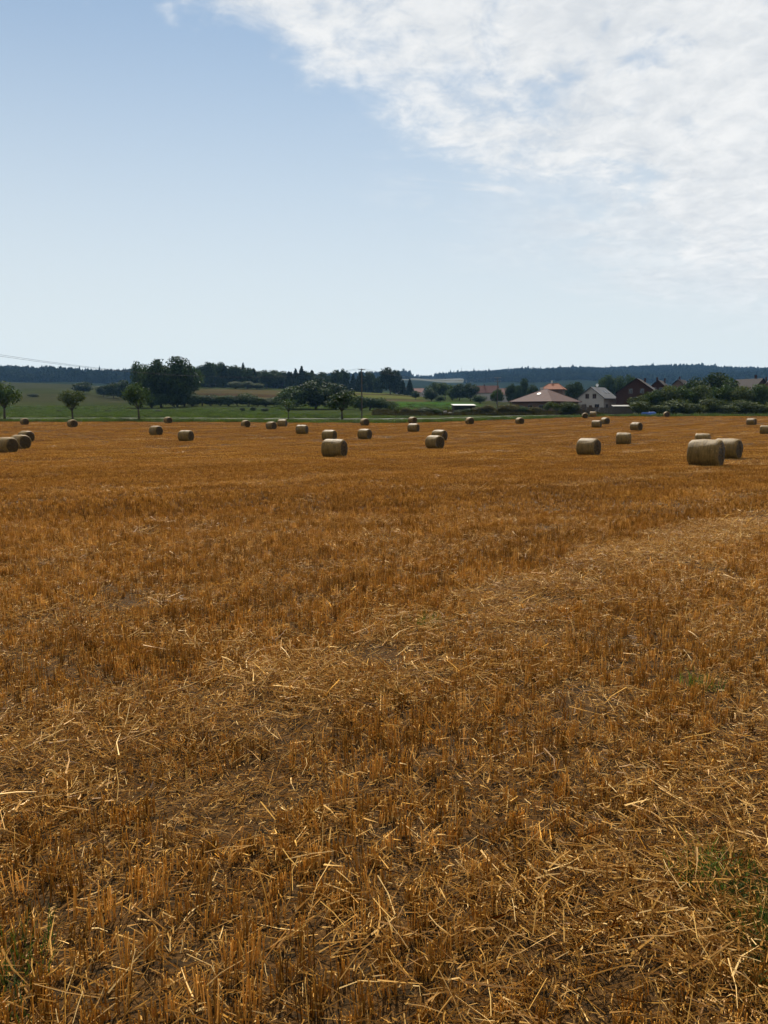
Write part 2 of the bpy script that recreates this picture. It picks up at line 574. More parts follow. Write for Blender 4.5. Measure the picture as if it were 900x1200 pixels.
def stubble_tile(size, per_row_gap, stems_rng, rad, seed, hgt=(0.06, 0.132)):
    """one square of drilled stubble: rows along x, each plant a little fan of cut stalks"""
    g = np.random.default_rng(seed)
    nrow = int(round(size / 0.125))
    B, T, V = [], [], []
    for r in range(nrow):
        y0 = -size / 2 + (r + 0.5) * size / nrow
        x = -size / 2 + g.uniform(0, per_row_gap)
        gap_phase = g.uniform(0, 6.28)
        while x < size / 2:
            x += per_row_gap * g.uniform(0.4, 1.7)
            if math.sin(x * 11 + gap_phase) + g.normal(0, 0.6) < -0.55:
                x += per_row_gap * g.uniform(0.6, 1.8)
            cx, cy = x, y0 + g.normal(0, 0.013)
            n = g.integers(*stems_rng)
            hh = g.uniform(*hgt) * g.uniform(0.8, 1.1)
            lean = g.normal(0, 0.05, 2)
            tone = g.normal(0.38, 0.16)
            for q in range(n):
                b = np.array([cx + g.normal(0, 0.019), cy + g.normal(0, 0.013), -0.02])
                h = hh * g.uniform(0.72, 1.08)
                if g.random() < 0.11:
                    d = np.array([g.normal(0, 0.7), g.normal(0, 0.7), 0.6])
                else:
                    d = np.array([lean[0] + g.normal(0, 0.085), lean[1] + g.normal(0, 0.085), 1.0])
                B.append(b); T.append(b + d * h); V.append(np.clip(tone + g.normal(0, 0.19), 0, 1))
    B, T, V = np.array(B), np.array(T), np.array(V)
    rr = rad * g.uniform(0.7, 1.3, len(B))
    parts = [stems_mesh(B, T, rr, rr * 0.9, V)]
    # dry leaf sheaths hanging off the stalks
    k = g.random(len(B)) < 0.28
    if k.any():
        m = B[k] + (T[k] - B[k]) * g.uniform(0.35, 0.9, (k.sum(), 1))
        e = m + np.stack([g.normal(0, 0.035, k.sum()), g.normal(0, 0.035, k.sum()), g.uniform(-0.06, 0.03, k.sum())], 1)
        parts.append(stems_mesh(m, e, rad * 1.4, rad * 0.3, np.clip(V[k] + 0.1, 0, 1), 2))
    return join_parts(parts)


def litter_tile(size, n_short, n_long, rad, seed, lift=0.02, long_len=(0.10, 0.26)):
    g = np.random.default_rng(seed)
    parts = []
    for n, (l0, l1), rk in ((n_short, (0.010, 0.060), 0.85), (n_long, long_len, 1.0)):
        if not n: continue
        c = np.stack([g.uniform(-size / 2, size / 2, n), g.uniform(-size / 2, size / 2, n), np.abs(g.normal(0, lift, n)) + 0.004], 1)
        a = g.uniform(0, 2 * math.pi, n); L = g.uniform(l0, l1, n)
        tilt = g.normal(0.08, 0.36, n)
        d = np.stack([np.cos(a) * np.cos(tilt), np.sin(a) * np.cos(tilt), np.sin(tilt)], 1) * L[:, None] / 2
        low = np.minimum((c - d)[:, 2], (c + d)[:, 2]); c[:, 2] += np.maximum(0.003 - low, 0)
        bend = np.stack([g.normal(0, 0.022, n), g.normal(0, 0.022, n), np.abs(g.normal(0, 0.015, n))], 1) * L[:, None]
        rr = rad * rk * g.uniform(0.6, 1.35, n)
        va = np.clip(g.normal(0.50, 0.27, n), 0, 1)
        bend[g.random(n) < 0.15] *= 4.0                    # some are kinked, some are flat torn leaves
        flat = g.random(n) < 0.35
        if (~flat).any(): parts.append(stems_mesh((c - d)[~flat], (c + d)[~flat], rr[~flat], rr[~flat] * 0.85, va[~flat], 3, bend[~flat]))
        if flat.any(): parts.append(stems_mesh((c - d)[flat], (c + d)[flat], rr[flat] * 1.7, rr[flat] * 0.5, va[flat], 2, bend[flat] * 1.8))
    return join_parts(parts)


def source(name, parts, mat):
    v, f, a = parts
    return bpy.data.objects.new(name, mesh_from(name, v, f, mat, False, a))


def scatter(name, sources, pts, rots, scl, idx, label, kind='stuff', cat=None):
    """stuff: the pieces are set on the points of one object by geometry nodes"""
    coll = bpy.data.collections.new(name + "_pieces")
    for s in sources: coll.objects.link(s)
    me = bpy.data.meshes.new(name)
    me.from_pydata([tuple(p) for p in np.asarray(pts).tolist()], [], [])
    for nm, tp, data in (('rot', 'FLOAT_VECTOR', rots), ('scl', 'FLOAT_VECTOR', scl)):
        a = me.attributes.new(nm, tp, 'POINT')
        a.data.foreach_set('vector', np.asarray(data, np.float32).ravel())
    a = me.attributes.new('idx', 'INT', 'POINT')
    a.data.foreach_set('value', np.asarray(idx, np.int32))
    o = link(name, me)
    ng = bpy.data.node_groups.new(name + "_nodes", 'GeometryNodeTree')
    ng.interface.new_socket('Geometry', in_out='INPUT', socket_type='NodeSocketGeometry')
    ng.interface.new_socket('Geometry', in_out='OUTPUT', socket_type='NodeSocketGeometry')
    N, L = ng.nodes, ng.links
    gi, go = N.new('NodeGroupInput'), N.new('NodeGroupOutput')
    ci = N.new('GeometryNodeCollectionInfo')
    ci.inputs['Collection'].default_value = coll
    ci.inputs['Separate Children'].default_value = True
    ci.inputs['Reset Children'].default_value = True
    ip = N.new('GeometryNodeInstanceOnPoints')
    ip.inputs['Pick Instance'].default_value = True

    def named(nm, tp):
        q = N.new('GeometryNodeInputNamedAttribute'); q.data_type = tp
        q.inputs['Name'].default_value = nm
        return [s for s in q.outputs if s.enabled and s.name == 'Attribute'][0]
    L.new(gi.outputs[0], ip.inputs['Points'])
    L.new(ci.outputs[0], ip.inputs['Instance'])
    L.new(named('idx', 'INT'), ip.inputs['Instance Index'])
    L.new(named('rot', 'FLOAT_VECTOR'), ip.inputs['Rotation'])
    L.new(named('scl', 'FLOAT_VECTOR'), ip.inputs['Scale'])
    L.new(ip.outputs[0], go.inputs[0])
    md = o.modifiers.new('scatter', 'NODES')
    md.node_group = ng
    return tag(o, label, cat, None, kind)


def vnoise(x, y, s, seed=0):
    """cheap smooth noise, 0..1"""
    g = np.random.default_rng(seed)
    out = np.zeros_like(x)
    for k in range(5):
        a = g.uniform(0, 6.28); f = s * g.uniform(0.7, 1.6)
        out += np.sin((x * math.cos(a) + y * math.sin(a)) * f + g.uniform(0, 6.28))
    return np.clip(out / 5 * 0.9 + 0.5, 0, 1)


def swath(x, y):
    """how much loose straw lies here (0..1): the windrow on the right and thin lines left by the baler"""
    n = x * NRM[0] + y * NRM[1]
    t = x * ROW[0] + y * ROW[1]
    wob = 0.5 * np.sin(t * 0.55) + 0.25 * np.sin(t * 1.7 + 1)
    c0 = -3.40 - 0.045 * t + 0.12 * wob
    a = np.clip((n - c0 + 0.3) / 0.4, 0, 1) * np.clip((4.5 - n) / 1.5, 0, 1) * 0.22
    lip = np.exp(-((n - c0) / np.where(n > c0, 0.62, 0.34)) ** 2) * (1.1 + 0.15 * np.sin(t * 2.3))
    core = np.exp(-(((x - 0.75) / 0.95) ** 2 + ((y - 2.5) / 0.9) ** 2)) * 1.1
    core2 = np.exp(-(((n + 0.55) / 0.55) ** 2)) * 0.8
    lines = np.zeros_like(x)
    for k in range(1, 30):
        c = -3.3 - 7.6 * k
        br = np.clip(np.sin(t * 0.23 + k * 2.1) + 0.6 * np.sin(t * 0.61 + k) + 0.3, 0, 1)
        lines = np.maximum(lines, np.exp(-((n - c - 0.4 * wob) / 0.42) ** 2) * br * 0.95)
    for k in range(1, 12):
        c = 1.5 + 7.6 * k
        br = np.clip(np.sin(t * 0.23 + k * 1.7) + 0.5, 0, 1)
        lines = np.maximum(lines, np.exp(-((n - c - 0.4 * wob) / 0.42) ** 2) * br * 0.95)
    green = np.exp(-(((x - 1.28) / 0.22) ** 2 + ((y - 2.12) / 0.32) ** 2))      # the grassy spot lies clear of straw
    return np.clip(np.maximum.reduce([a, lip, core, core2, lines]), 0, 1.3) * (1 - 0.92 * green)


def wheel(x, y):
    """flattened tracks of the combine and the baler"""
    n = x * NRM[0] + y * NRM[1]
    out = np.zeros_like(x)
    for k in range(-30, 14):
        for o_ in (-1.35, 1.35):
            c = -7.2 + 7.6 * k + o_ + 0.25 * math.sin(k * 3.1)
            out = np.maximum(out, np.exp(-((n - c) / 0.30) ** 2))
    return out


def grid_points(cell, r0, r1, half_angle):
    """a lattice lined up with the drill rows, cut to a ring sector of the field"""
    m = int(r1 / cell) + 2
    a, b = np.meshgrid(np.arange(-m, m + 1) * cell, np.arange(-m, m + 1) * cell, indexing='ij')
    a, b = a.ravel(), b.ravel()
    x = a * ROW[0] - b * ROW[1]; y = a * ROW[1] + b * ROW[0]
    d = np.hypot(x, y); az = np.abs(np.degrees(np.arctan2(x, y)))
    ok = (d >= r0) & (d < r1) & (az < half_angle)
    ok &= depth_of(x, y) < edge_depth(col_of(x, y)) - 0.7 * cell
    return x[ok], y[ok]


def lay(name, tiles, x, y, zrot, sz, sxy, label, zoff=0.0, tilt=0.0, seed=0):
    g = np.random.default_rng(seed)
    n = len(x)
    z = ground(x, y) + zoff
    e = 0.25
    rx = np.arctan2(ground(x, y + e) - ground(x, y - e), 2 * e) * 0 + g.normal(0, tilt, n)
    ry = g.normal(0, tilt, n)
    rots = np.stack([rx, ry, zrot], 1)
    scl = np.stack([sxy, sxy, sz], 1)
    return scatter(name, tiles, np.stack([x, y, z], 1), rots, scl, g.integers(0, len(tiles), n), label)


def field_cover():
    near = [source(f"stubble_near_{i:02d}", stubble_tile(0.5, 0.046, (8, 18), 0.0018, 100 + i), stub_mat) for i in range(14)]
    mid = [source(f"stubble_mid_{i:02d}", stubble_tile(1.0, 0.055, (6, 13), 0.0026, 200 + i, (0.055, 0.108)), stub_mat) for i in range(8)]
    far = [source(f"stubble_far_{i:02d}", stubble_tile(2.0, 0.085, (3, 6), 0.0065, 300 + i, (0.055, 0.10)), stub_mat) for i in range(5)]
    g = np.random.default_rng(3)
    for nm, tiles, cell, r0, r1, ha, lab in (
            ("standing_stubble", near, 0.5, 0.0, 15.0, 180 if False else 60, 'short orange brown grain stubble standing in rows in the foreground'),
            ("standing_stubble", mid, 1.0, 15.0, 46.0, 46, 'orange brown grain stubble of the middle of the field'),
            ("standing_stubble", far, 2.0, 46.0, 260.0, 42, 'orange brown grain stubble towards the far edge of the field')):
        x, y = grid_points(cell, r0, r1, ha)
        if r0 == 0.0:
            xb, yb = grid_points(cell, 0.0, 4.0, 181)
            k = np.degrees(np.abs(np.arctan2(xb, yb))) >= ha
            x, y = np.concatenate([x, xb[k]]), np.concatenate([y, yb[k]])
        n = len(x)
        s, wl = swath(x, y), wheel(x, y)
        nn = x * NRM[0] + y * NRM[1]
        right = np.clip((nn + 2.2) / 0.5, 0, 1)                # loose straw lies over standing stubble there
        hz = (1.12 - (0.62 - 0.30 * right) * np.clip(s, 0, 1)) * (1 - 0.45 * wl) * (0.82 + 0.36 * vnoise(x, y, 0.9, 5))
        # some squares are trodden down to bare ground
        keep = g.random(n) > (0.03 + 0.06 * wl + (0.45 - 0.36 * right) * np.clip(s, 0, 1) ** 2) * (r0 == 0.0)
        flip = np.where(g.random(n) < 0.5, 0, math.pi) + ROW_ANG + g.normal(0, 0.012, n)
        x = x + g.normal(0, 0.006, n); y = y + g.normal(0, 0.006, n)
        lay(nm, tiles, x[keep], y[keep], flip[keep], hz[keep], np.full(keep.sum(), 1.03), lab, 0.0, 0.02, int(r0) + 1)
    # ---- litter
    l_near = [source(f"litter_near_{i:02d}", litter_tile(0.6, 640, 12, 0.0016, 400 + i, 0.018, (0.06, 0.16)), lit_mat) for i in range(10)]
    l_long = [source(f"litter_long_{i:02d}", litter_tile(0.6, 170, 48, 0.0017, 460 + i, 0.035, (0.06, 0.20)), lit_mat) for i in range(8)]
    l_mid = [source(f"litter_mid_{i:02d}", litter_tile(0.8, 110, 30, 0.0030, 500 + i, 0.03, (0.06, 0.2)), lit_mat) for i in range(6)]
    l_far = [source(f"litter_far_{i:02d}", litter_tile(0.9, 20, 40, 0.008, 550 + i, 0.06, (0.12, 0.4)), lit_mat) for i in range(4)]
    x, y = grid_points(0.45, 0.0, 14.0, 60)
    n = len(x)
    x = x + g.normal(0, 0.12, n); y = y + g.normal(0, 0.12, n)
    s = swath(x, y)
    p = 0.9 + 0.1 * np.clip(s, 0, 1)
    k = g.random(n) < p
    lay("straw_chaff", l_near, x[k], y[k], g.uniform(0, 6.28, k.sum()), g.uniform(0.8, 1.3, k.sum()), g.uniform(0.9, 1.15, k.sum()),
        'short bits of chopped straw lying between the nearest stubble rows', 0.0, 0.03, 21)
    xs, ys, zs = [], [], []
    for layer in range(4):
        q = np.clip(s * 1.45 - 0.27 * layer + 0.20 * (layer == 0), 0, 1)
        kk = g.random(n) < q
        xs.append(x[kk] + g.normal(0, 0.15, kk.sum())); ys.append(y[kk] + g.normal(0, 0.15, kk.sum()))
        zs.append(np.full(kk.sum(), 0.012 + 0.022 * layer))
    X, Y, Z = np.concatenate(xs), np.concatenate(ys), np.concatenate(zs)
    lay("straw_litter", l_long, X, Y, g.uniform(0, 6.28, len(X)), g.uniform(0.7, 1.2, len(X)), g.uniform(0.8, 1.1, len(X)),
        'long pale straws strewn in a loose swath across the foreground', Z, 0.07, 22)
    x, y = grid_points(0.6, 14.0, 46.0, 46)
    s = swath(x, y); k = g.random(len(x)) < 0.03 + 1.3 * np.clip(s - 0.15, 0, 1) * np.clip(vnoise(x, y, 0.5, 78) * 2 - 0.1, 0.35, 1)
    x, y = x[k], y[k]
    lay("straw_litter", l_mid, x, y, g.uniform(0, 6.28, len(x)), 0.7 + 0.8 * s[k], np.ones(len(x)),
        'pale straw lying in broken lines in the middle of the field', 0.02, 0.04, 23)
    x, y = grid_points(0.7, 46.0, 185.0, 40)
    s = swath(x, y); k = g.random(len(x)) < np.clip(s - 0.30, 0, 1) * 2.2 * np.clip(vnoise(x, y, 0.12, 77) * 2.2 - 0.75, 0, 1)
    x, y = x[k], y[k]
    lay("straw_litter", l_far, x, y, g.uniform(0, 6.28, len(x)), g.uniform(0.8, 1.6, len(x)), np.ones(len(x)),
        'faint pale straw lines between the bales far out', 0.05, 0.05, 24)


field_cover()


def blade_tile(size, n, hgt, rad, seed, spread=0.35):
    g = np.random.default_rng(seed)
    b = np.stack([g.uniform(-size / 2, size / 2, n), g.uniform(-size / 2, size / 2, n), np.full(n, -0.01)], 1)
    h = g.uniform(*hgt, n)
    d = np.stack([g.normal(0, spread, n), g.normal(0, spread, n), np.ones(n)], 1)
    t = b + d * h[:, None]
    bend = np.stack([-d[:, 0] * 0.12 * h, -d[:, 1] * 0.12 * h, 0.10 * h], 1)
    return stems_mesh(b, t, rad, rad * 0.15, np.clip(g.normal(0.42, 0.22, n), 0, 1), 2, bend)


def grasses():
    g = np.random.default_rng(9)
    small = [source(f"grass_small_{i}", blade_tile(0.18, 60, (0.04, 0.13), 0.0022, 600 + i), grass_mat) for i in range(4)]
    pts = []
    while len(pts) < 40:                                  # the green patch at the right foot of the picture
        x, y = g.normal(1.27, 0.10), g.normal(2.12, 0.20)
        pts.append((x, y))
    for cx, cy, k in ((-1.15, 2.15, 2), (0.1, 4.1, 1), (0.3, 5.9, 2), (1.9, 4.4, 1)):
        for _ in range(k): pts.append((cx + g.normal(0, 0.12), cy + g.normal(0, 0.12)))
    P = np.array(pts); n = len(P)
    lay("green_grass", small, P[:, 0], P[:, 1], g.uniform(0, 6.28, n), g.uniform(0.7, 1.3, n), g.uniform(0.8, 1.3, n),
        'patches of short green grass growing through the stubble', 0.0, 0.05, 31)
    # verge between the field and the lane
    tall = [source(f"grass_verge_{i}", blade_tile(1.6, 120, (0.18, 0.5), 0.022, 620 + i), grass_mat) for i in range(4)]
    X, Y, S = [], [], []
    for x in np.arange(-125, 120, 0.9):
        for o_ in np.arange(-0.6, 13.5, 1.6):
            c = 450 + x / 165.0 * FPX
            D = edge_depth(np.array([c]))[0] + o_ + g.normal(0, 0.4)
            xx = x * D / 165.0 + g.normal(0, 0.3)
            X.append(xx); Y.append(D); S.append(0.5 + 1.1 * math.exp(-((o_ - 0.5) / 1.5) ** 2) * g.uniform(0.2, 1.4))
    X, Y, S = np.array(X), np.array(Y), np.array(S)
    lay("verge_grass", tall, X, Y, g.uniform(0, 6.28, len(X)), S, np.ones(len(X)), 'strip of green verge grass between the stubble and the lane', 0.0, 0.03, 32)


grasses()

# ------------------------------------------------------------------ round straw bales
BD, BL = 1.25, 1.38         # diameter and length in metres


def bale_material(end):
    m, w = new_mat("bale end" if end else "bale wrap")
    co = w.n('ShaderNodeTexCoord').outputs['Object']
    sep = w.n('ShaderNodeSeparateXYZ', {0: co})
    if end:
        zz = w.math('SUBTRACT', sep.outputs['Z'], BD / 2)
        r = w.math('SQRT', w.math('ADD', w.math('MULTIPLY', sep.outputs['Y'], sep.outputs['Y']), w.math('MULTIPLY', zz, zz)))
        ang = w.math('ARCTAN2', zz, sep.outputs['Y'])
        spi = w.math('MULTIPLY_ADD', ang, 0.02, r)
        vec = w.n('ShaderNodeCombineXYZ', {0: w.math('MULTIPLY', spi, 26.0), 1: w.math('MULTIPLY', ang, 1.4), 2: 0.0}).outputs[0]
        a = w.noise(vec, 1.0, 4.0, 0.6, 0.3)
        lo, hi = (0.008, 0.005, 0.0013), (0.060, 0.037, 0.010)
    else:
        vec = w.n('ShaderNodeMapping', {'Vector': co, 'Scale': (22.0, 2.2, 2.2)}).outputs[0]
        a = w.noise(vec, 1.0, 5.0, 0.65, 0.5)
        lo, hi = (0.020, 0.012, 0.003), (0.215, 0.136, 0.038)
    b = w.noise(co, 55.0, 3.0, 0.7)
    c = w.noise(co, 2.2, 4.0, 0.6)
    f = w.math('ADD', w.math('MULTIPLY', a, 0.5), w.math('ADD', w.math('MULTIPLY', b, 0.3), w.math('MULTIPLY', c, 0.25)))
    col = w.ramp(f, [(0.34, lo), (0.72, hi)])
    bp = w.n('ShaderNodeBump', {'Height': f, 'Strength': 0.9, 'Distance': 0.035}).outputs[0]
    p = w.n('ShaderNodeBsdfPrincipled', {'Base Color': col, 'Roughness': 0.6, 'Specular IOR Level': 0.15, 'Normal': bp}).outputs[0]
    return surf(m, w, p)


wrap_mat, end_mat = bale_material(False), bale_material(True)


def bale_meshes(seed):
    g = np.random.default_rng(seed)
    NS = 56
    Rr = BD / 2
    prof = [(-BL / 2 - 0.005, Rr - 0.12), (-BL / 2 + 0.010, Rr - 0.075), (-BL / 2 + 0.045, Rr - 0.036), (-BL / 2 + 0.10, Rr - 0.012)] + \
           [(q, Rr + 0.008 * (1 - (q / 0.5) ** 2)) for q in np.linspace(-BL / 2 + 0.19, BL / 2 - 0.19, 8)] + \
           [(BL / 2 - 0.10, Rr - 0.012), (BL / 2 - 0.045, Rr - 0.036), (BL / 2 - 0.010, Rr - 0.075), (BL / 2 + 0.005, Rr - 0.12)]
    ph = g.uniform(0, 6.28, 6)
    sag = g.uniform(0.03, 0.06)

    def shape(x, r, a):
        rr = r * (1 + 0.010 * math.sin(3 * a + ph[0] + x) + 0.008 * math.sin(7 * a + ph[1] + 4 * x) + 0.010 * math.sin(x * 9 + ph[2])) + \
            (0.006 * g.normal() if r > 0.5 else 0)
        xx = x + 0.012 * math.sin(5 * a + ph[3]) * (r / Rr)
        y, z = rr * math.cos(a), rr * math.sin(a)
        if z < -Rr + sag * 1.6: z = -Rr + sag * 1.6 + (z + Rr - sag * 1.6) * 0.25
        return (xx, y * (1 + 0.02), z + Rr - sag * 1.2)
    side_v = [shape(x, r, 2 * math.pi * k / NS) for x, r in prof for k in range(NS)]
    side_f = [(i * NS + k, i * NS + (k + 1) % NS, (i + 1) * NS + (k + 1) % NS, (i + 1) * NS + k)
              for i in range(len(prof) - 1) for k in range(NS)]
    side = mesh_from("net_wrap", np.array(side_v), [tuple(reversed(f)) for f in side_f], wrap_mat, True)
    ends = []
    for s in (-1, 1):
        row = 0 if s < 0 else len(prof) - 1
        ring = side_v[row * NS:(row + 1) * NS]
        cz = Rr - sag * 1.2
        v = list(ring)
        for q in (0.82, 0.6, 0.38, 0.16):
            bulge = 0.035 * (1 - q * q)
            for k in range(NS):
                x, y, z = ring[k]
                v.append((x + s * (bulge + g.normal(0, 0.006)), y * q, cz + (z - cz) * q))
        v.append((s * (BL / 2 + 0.03), 0, cz))
        f = []
        for i in range(4):
            for k in range(NS):
                q = (i * NS + k, i * NS + (k + 1) % NS, (i + 1) * NS + (k + 1) % NS, (i + 1) * NS + k)
                f.append(q if s > 0 else tuple(reversed(q)))
        for k in range(NS):
            q = (4 * NS + k, 4 * NS + (k + 1) % NS, len(v) - 1)
            f.append(q if s > 0 else tuple(reversed(q)))
        ends.append(mesh_from("end_face", np.array(v), f, end_mat, True))
    # stray straws poking out of the wrap and the ends
    n = 420
    a = g.uniform(0, 6.28, n); x = g.uniform(-BL / 2, BL / 2, n)
    on_end = g.random(n) < 0.35
    x = np.where(on_end, np.sign(g.normal(0, 1, n)) * (BL / 2 + 0.0), x)
    r = np.where(on_end, Rr * np.sqrt(g.random(n)) * 0.95, Rr * 0.985)
    cz = Rr - sag * 1.2
    b = np.stack([x, r * np.cos(a), cz + r * np.sin(a)], 1)
    out = np.where(on_end[:, None], np.stack([np.sign(x), 0 * a, 0 * a], 1), np.stack([0 * a, np.cos(a), np.sin(a)], 1))
    d = out * g.uniform(0.15, 0.7, (n, 1)) + g.normal(0, 0.6, (n, 3))
    d /= np.linalg.norm(d, axis=1, keepdims=True)
    t = b + d * g.uniform(0.04, 0.13, (n, 1))
    ok = (t[:, 2] > 0.02) & (b[:, 2] > 0.06)
    v, f, va = stems_mesh(b[ok], t[ok], 0.0035, 0.0025, np.clip(g.normal(0.55, 0.2, ok.sum()), 0, 1))
    fr = mesh_from("stray_straw", v, f, lit_mat, False, va)
    return side, ends, fr


BALES = [bale_meshes(40 + i) for i in range(5)]
# px, bottom row, turn of the axis (degrees, + = right end towards the camera), label
BALE_LIST = [
    (8, 530.8, 54, 'large round straw bale cut off by the left edge of the picture'),
    (24, 526.0, 57, 'round straw bale half hidden behind the one at the left edge'),
    (31, 518.0, 60, 'rearmost of the three overlapping straw bales at the left edge'),
    (29, 497.8, 72, 'small distant straw bale left of the forked roadside tree, near the leftmost tree'),
    (85, 500.8, 68, 'distant straw bale directly below the forked roadside tree'),
    (183, 510.2, 54, 'round straw bale left of the slightly nearer bale below the tall trees'),
    (218, 517.0, 36, 'straw bale with lit top below the tall dense trees'),
    (197, 496.2, 66, 'small far straw bale at the field edge right of the slender roadside tree'),
    (288, 500.8, 66, 'far straw bale standing alone below the hedge with the dark bush'),
    (318, 503.3, 54, 'left and nearer of two far bales side by side below the small lane tree'),
    (331, 500.3, 20, 'right and farther of two far bales side by side below the small lane tree'),
    (354, 508.6, 24, 'straw bale between the far pair and the large pale bale in the centre'),
    (386, 516.5, 30, 'straw bale partly hidden right behind the large bale left of centre'),
    (392, 535.6, 27, 'largest straw bale left of centre with another close behind it'),
    (427.5, 514.6, 36, 'straw bale right of the large centre bale, below the utility pole'),
    (427.5, 498.8, 68, 'small far straw bale at the foot of the wooden utility pole'),
    (483.5, 496.2, 56, 'far straw bale just above another bale in the middle of the field'),
    (484.5, 506.2, 26, 'straw bale in the middle of the field just below a farther one'),
    (509.5, 525.6, 48, 'dark straw bale with its end turned right, front of a close pair in the centre'),
    (515, 516.6, 34, 'straw bale showing behind the dark bale of the central pair'),
    (550.5, 497.2, 68, 'small far straw bale on the green edge below the white roofed shed'),
    (609, 497.2, 62, 'small far straw bale left of the hipped roof bungalow'),
    (685.5, 490.3, 84, 'dark end of a far straw bale in front of the brush pile'),
    (695, 488.6, 8, 'farthest straw bale below the grey gabled house'),
    (699, 501.2, 18, 'left and nearer of two touching bales below the grey gabled house'),
    (709, 497.2, 56, 'right and farther of two touching bales below the grey gabled house'),
    (745.5, 504.7, 38, 'straw bale with its end turned right, above and right of the square looking bale'),
    (730.5, 520.8, 4, 'straw bale seen side on, square looking, right of centre'),
    (689.5, 533.6, 29, 'broad straw bale right of centre with a small straw heap to its left'),
    (826.5, 546.3, 16, 'nearest and largest straw bale, on the right with bright top'),
    (852, 537.2, 22, 'straw bale tucked behind the right end of the nearest bale'),
    (823, 521.5, 2, 'straw bale peeping over the top of the nearest bale'),
    (880.5, 498.2, 24, 'small far straw bale near the right edge below the trees'),
    (897, 508.6, 8, 'straw bale cut off by the right edge of the picture'),
    (781, 488.8, 78, 'tiny far straw bale beside the blue tarpaulins'),
]


def place_bales():
    for i, (px, py, th, label) in enumerate(BALE_LIST):
        x, y, z = hit(px, py)
        y += BD * 0.18; x += BD * 0.18 * (px - 450) / FPX
        z = gz(x, y)
        az = math.atan2(x, y)
        b = empty("straw_bale", (x, y, z - 0.03), -R(th) - az)
        s = 0.97 + 0.06 * random.random()
        b.scale = (s * (0.97 + 0.06 * random.random()), s, s)
        tag(b, label, 'bale', 'round straw bales on the stubble')
        side, ends, fr = BALES[i % len(BALES)]
        link("net_wrap", side, b)
        for e in ends: link("end_face", e, b)
        tag(link("stray_straw", fr, b), kind='stuff')


place_bales()

# loose straw left on the ground
def straw_heap(px, py, w_, h_, n, seed, label):
    x, y, z = hit(px, py)
    g = np.random.default_rng(seed)
    a = g.uniform(0, 6.28, n); r = np.sqrt(g.random(n))
    c = np.stack([r * np.cos(a) * w_ / 2, r * np.sin(a) * w_ / 2.6, 0.02 + h_ * (1 - r ** 1.5) * g.random(n)], 1)
    b = g.uniform(0, 6.28, n); tl = g.normal(0, 0.35, n); L = g.uniform(0.12, 0.4, n)
    d = np.stack([np.cos(b) * np.cos(tl), np.sin(b) * np.cos(tl), np.sin(tl)], 1) * L[:, None] / 2
    c[:, 2] += np.maximum(0.01 - np.minimum((c - d)[:, 2], (c + d)[:, 2]), 0)
    rad = min(0.011, 0.00022 * math.hypot(x, y))
    v, f, va = stems_mesh(c - d, c + d, rad, rad * 0.8, np.clip(g.normal(0.5, 0.25, n), 0, 1))
    tag(link("straw_heap", mesh_from("straw_heap", v, f, lit_mat, False, va), None, (x, y, z)), label, 'straw heap')


straw_heap(641, 535.5, 2.1, 0.38, 900, 1, 'small tousled heap of loose straw left of the broad bale')
straw_heap(884, 545, 3.2, 0.22, 1500, 2, 'spread of pale loose straw right of the nearest bale')
straw_heap(545, 575, 1.3, 0.12, 500, 3, 'thin pale patch of straw in the middle of the field')
straw_heap(459, 503, 1.6, 0.25, 300, 4, 'low brown straw heap left of the central pair of far bales')
straw_heap(143, 515.5, 2.0, 0.2, 300, 5, 'low dark straw heap left of the two bales below the tall trees')

# ------------------------------------------------------------------ trees, bushes
LEAF = {
    'dark': leafy_mat("dark leaves", [(0.0, (0.008611, 0.01622, 0.004992)), (0.5, (0.01865, 0.03407, 0.008736)), (1.0, (0.04306, 0.06652, 0.01622))], 0.22, 0.6, 0.05),
    'mid': leafy_mat("mid green leaves", [(0.0, (0.01291, 0.02596, 0.00624)), (0.5, (0.0287, 0.0503, 0.01123)), (1.0, (0.061, 0.08923, 0.02122))], 0.28, 0.6, 0.05),
    'olive': leafy_mat("olive leaves", [(0.0, (0.02009, 0.0292, 0.007488)), (0.5, (0.03947, 0.05516, 0.01248)), (1.0, (0.07894, 0.09734, 0.02246))], 0.28, 0.6, 0.05),
    'fir': leafy_mat("conifer needles", [(0.0, (0.005741, 0.01217, 0.004992)), (0.5, (0.01291, 0.02434, 0.00936)), (1.0, (0.02727, 0.04219, 0.01498))], 0.12, 0.7, 0.04),
    'dry': leafy_mat("dry weed leaves", [(0.0, (0.0287, 0.02759, 0.009984)), (0.5, (0.061, 0.05516, 0.01872)), (1.0, (0.1076, 0.09734, 0.03432))], 0.25, 0.7, 0.04),
}
bark = simple_mat("bark", (0.055, 0.045, 0.035), 0.95, 0.4, 6.0, 0.1)


def cards(P, N, size, g, stretch=1.4):
    """small bent leaf-clump faces at points P, facing roughly along N"""
    n = len(P)
    N = N + g.normal(0, 0.55, (n, 3)); N /= np.linalg.norm(N, axis=1, keepdims=True)
    t = np.cross(N, g.normal(0, 1, (n, 3))); t /= np.linalg.norm(t, axis=1, keepdims=True)
    b = np.cross(N, t)
    s = size * g.uniform(0.55, 1.35, (n, 1))
    v = np.stack([P - t * s * stretch, P - b * s * 0.6 + N * s * 0.12, P + t * s * stretch - N * s * 0.25, P + b * s * 0.6 + N * s * 0.12], 1).reshape(-1, 3)
    k = np.arange(n) * 4
    f = np.stack([k, k + 1, k + 2, k + 3], 1)
    return v, f


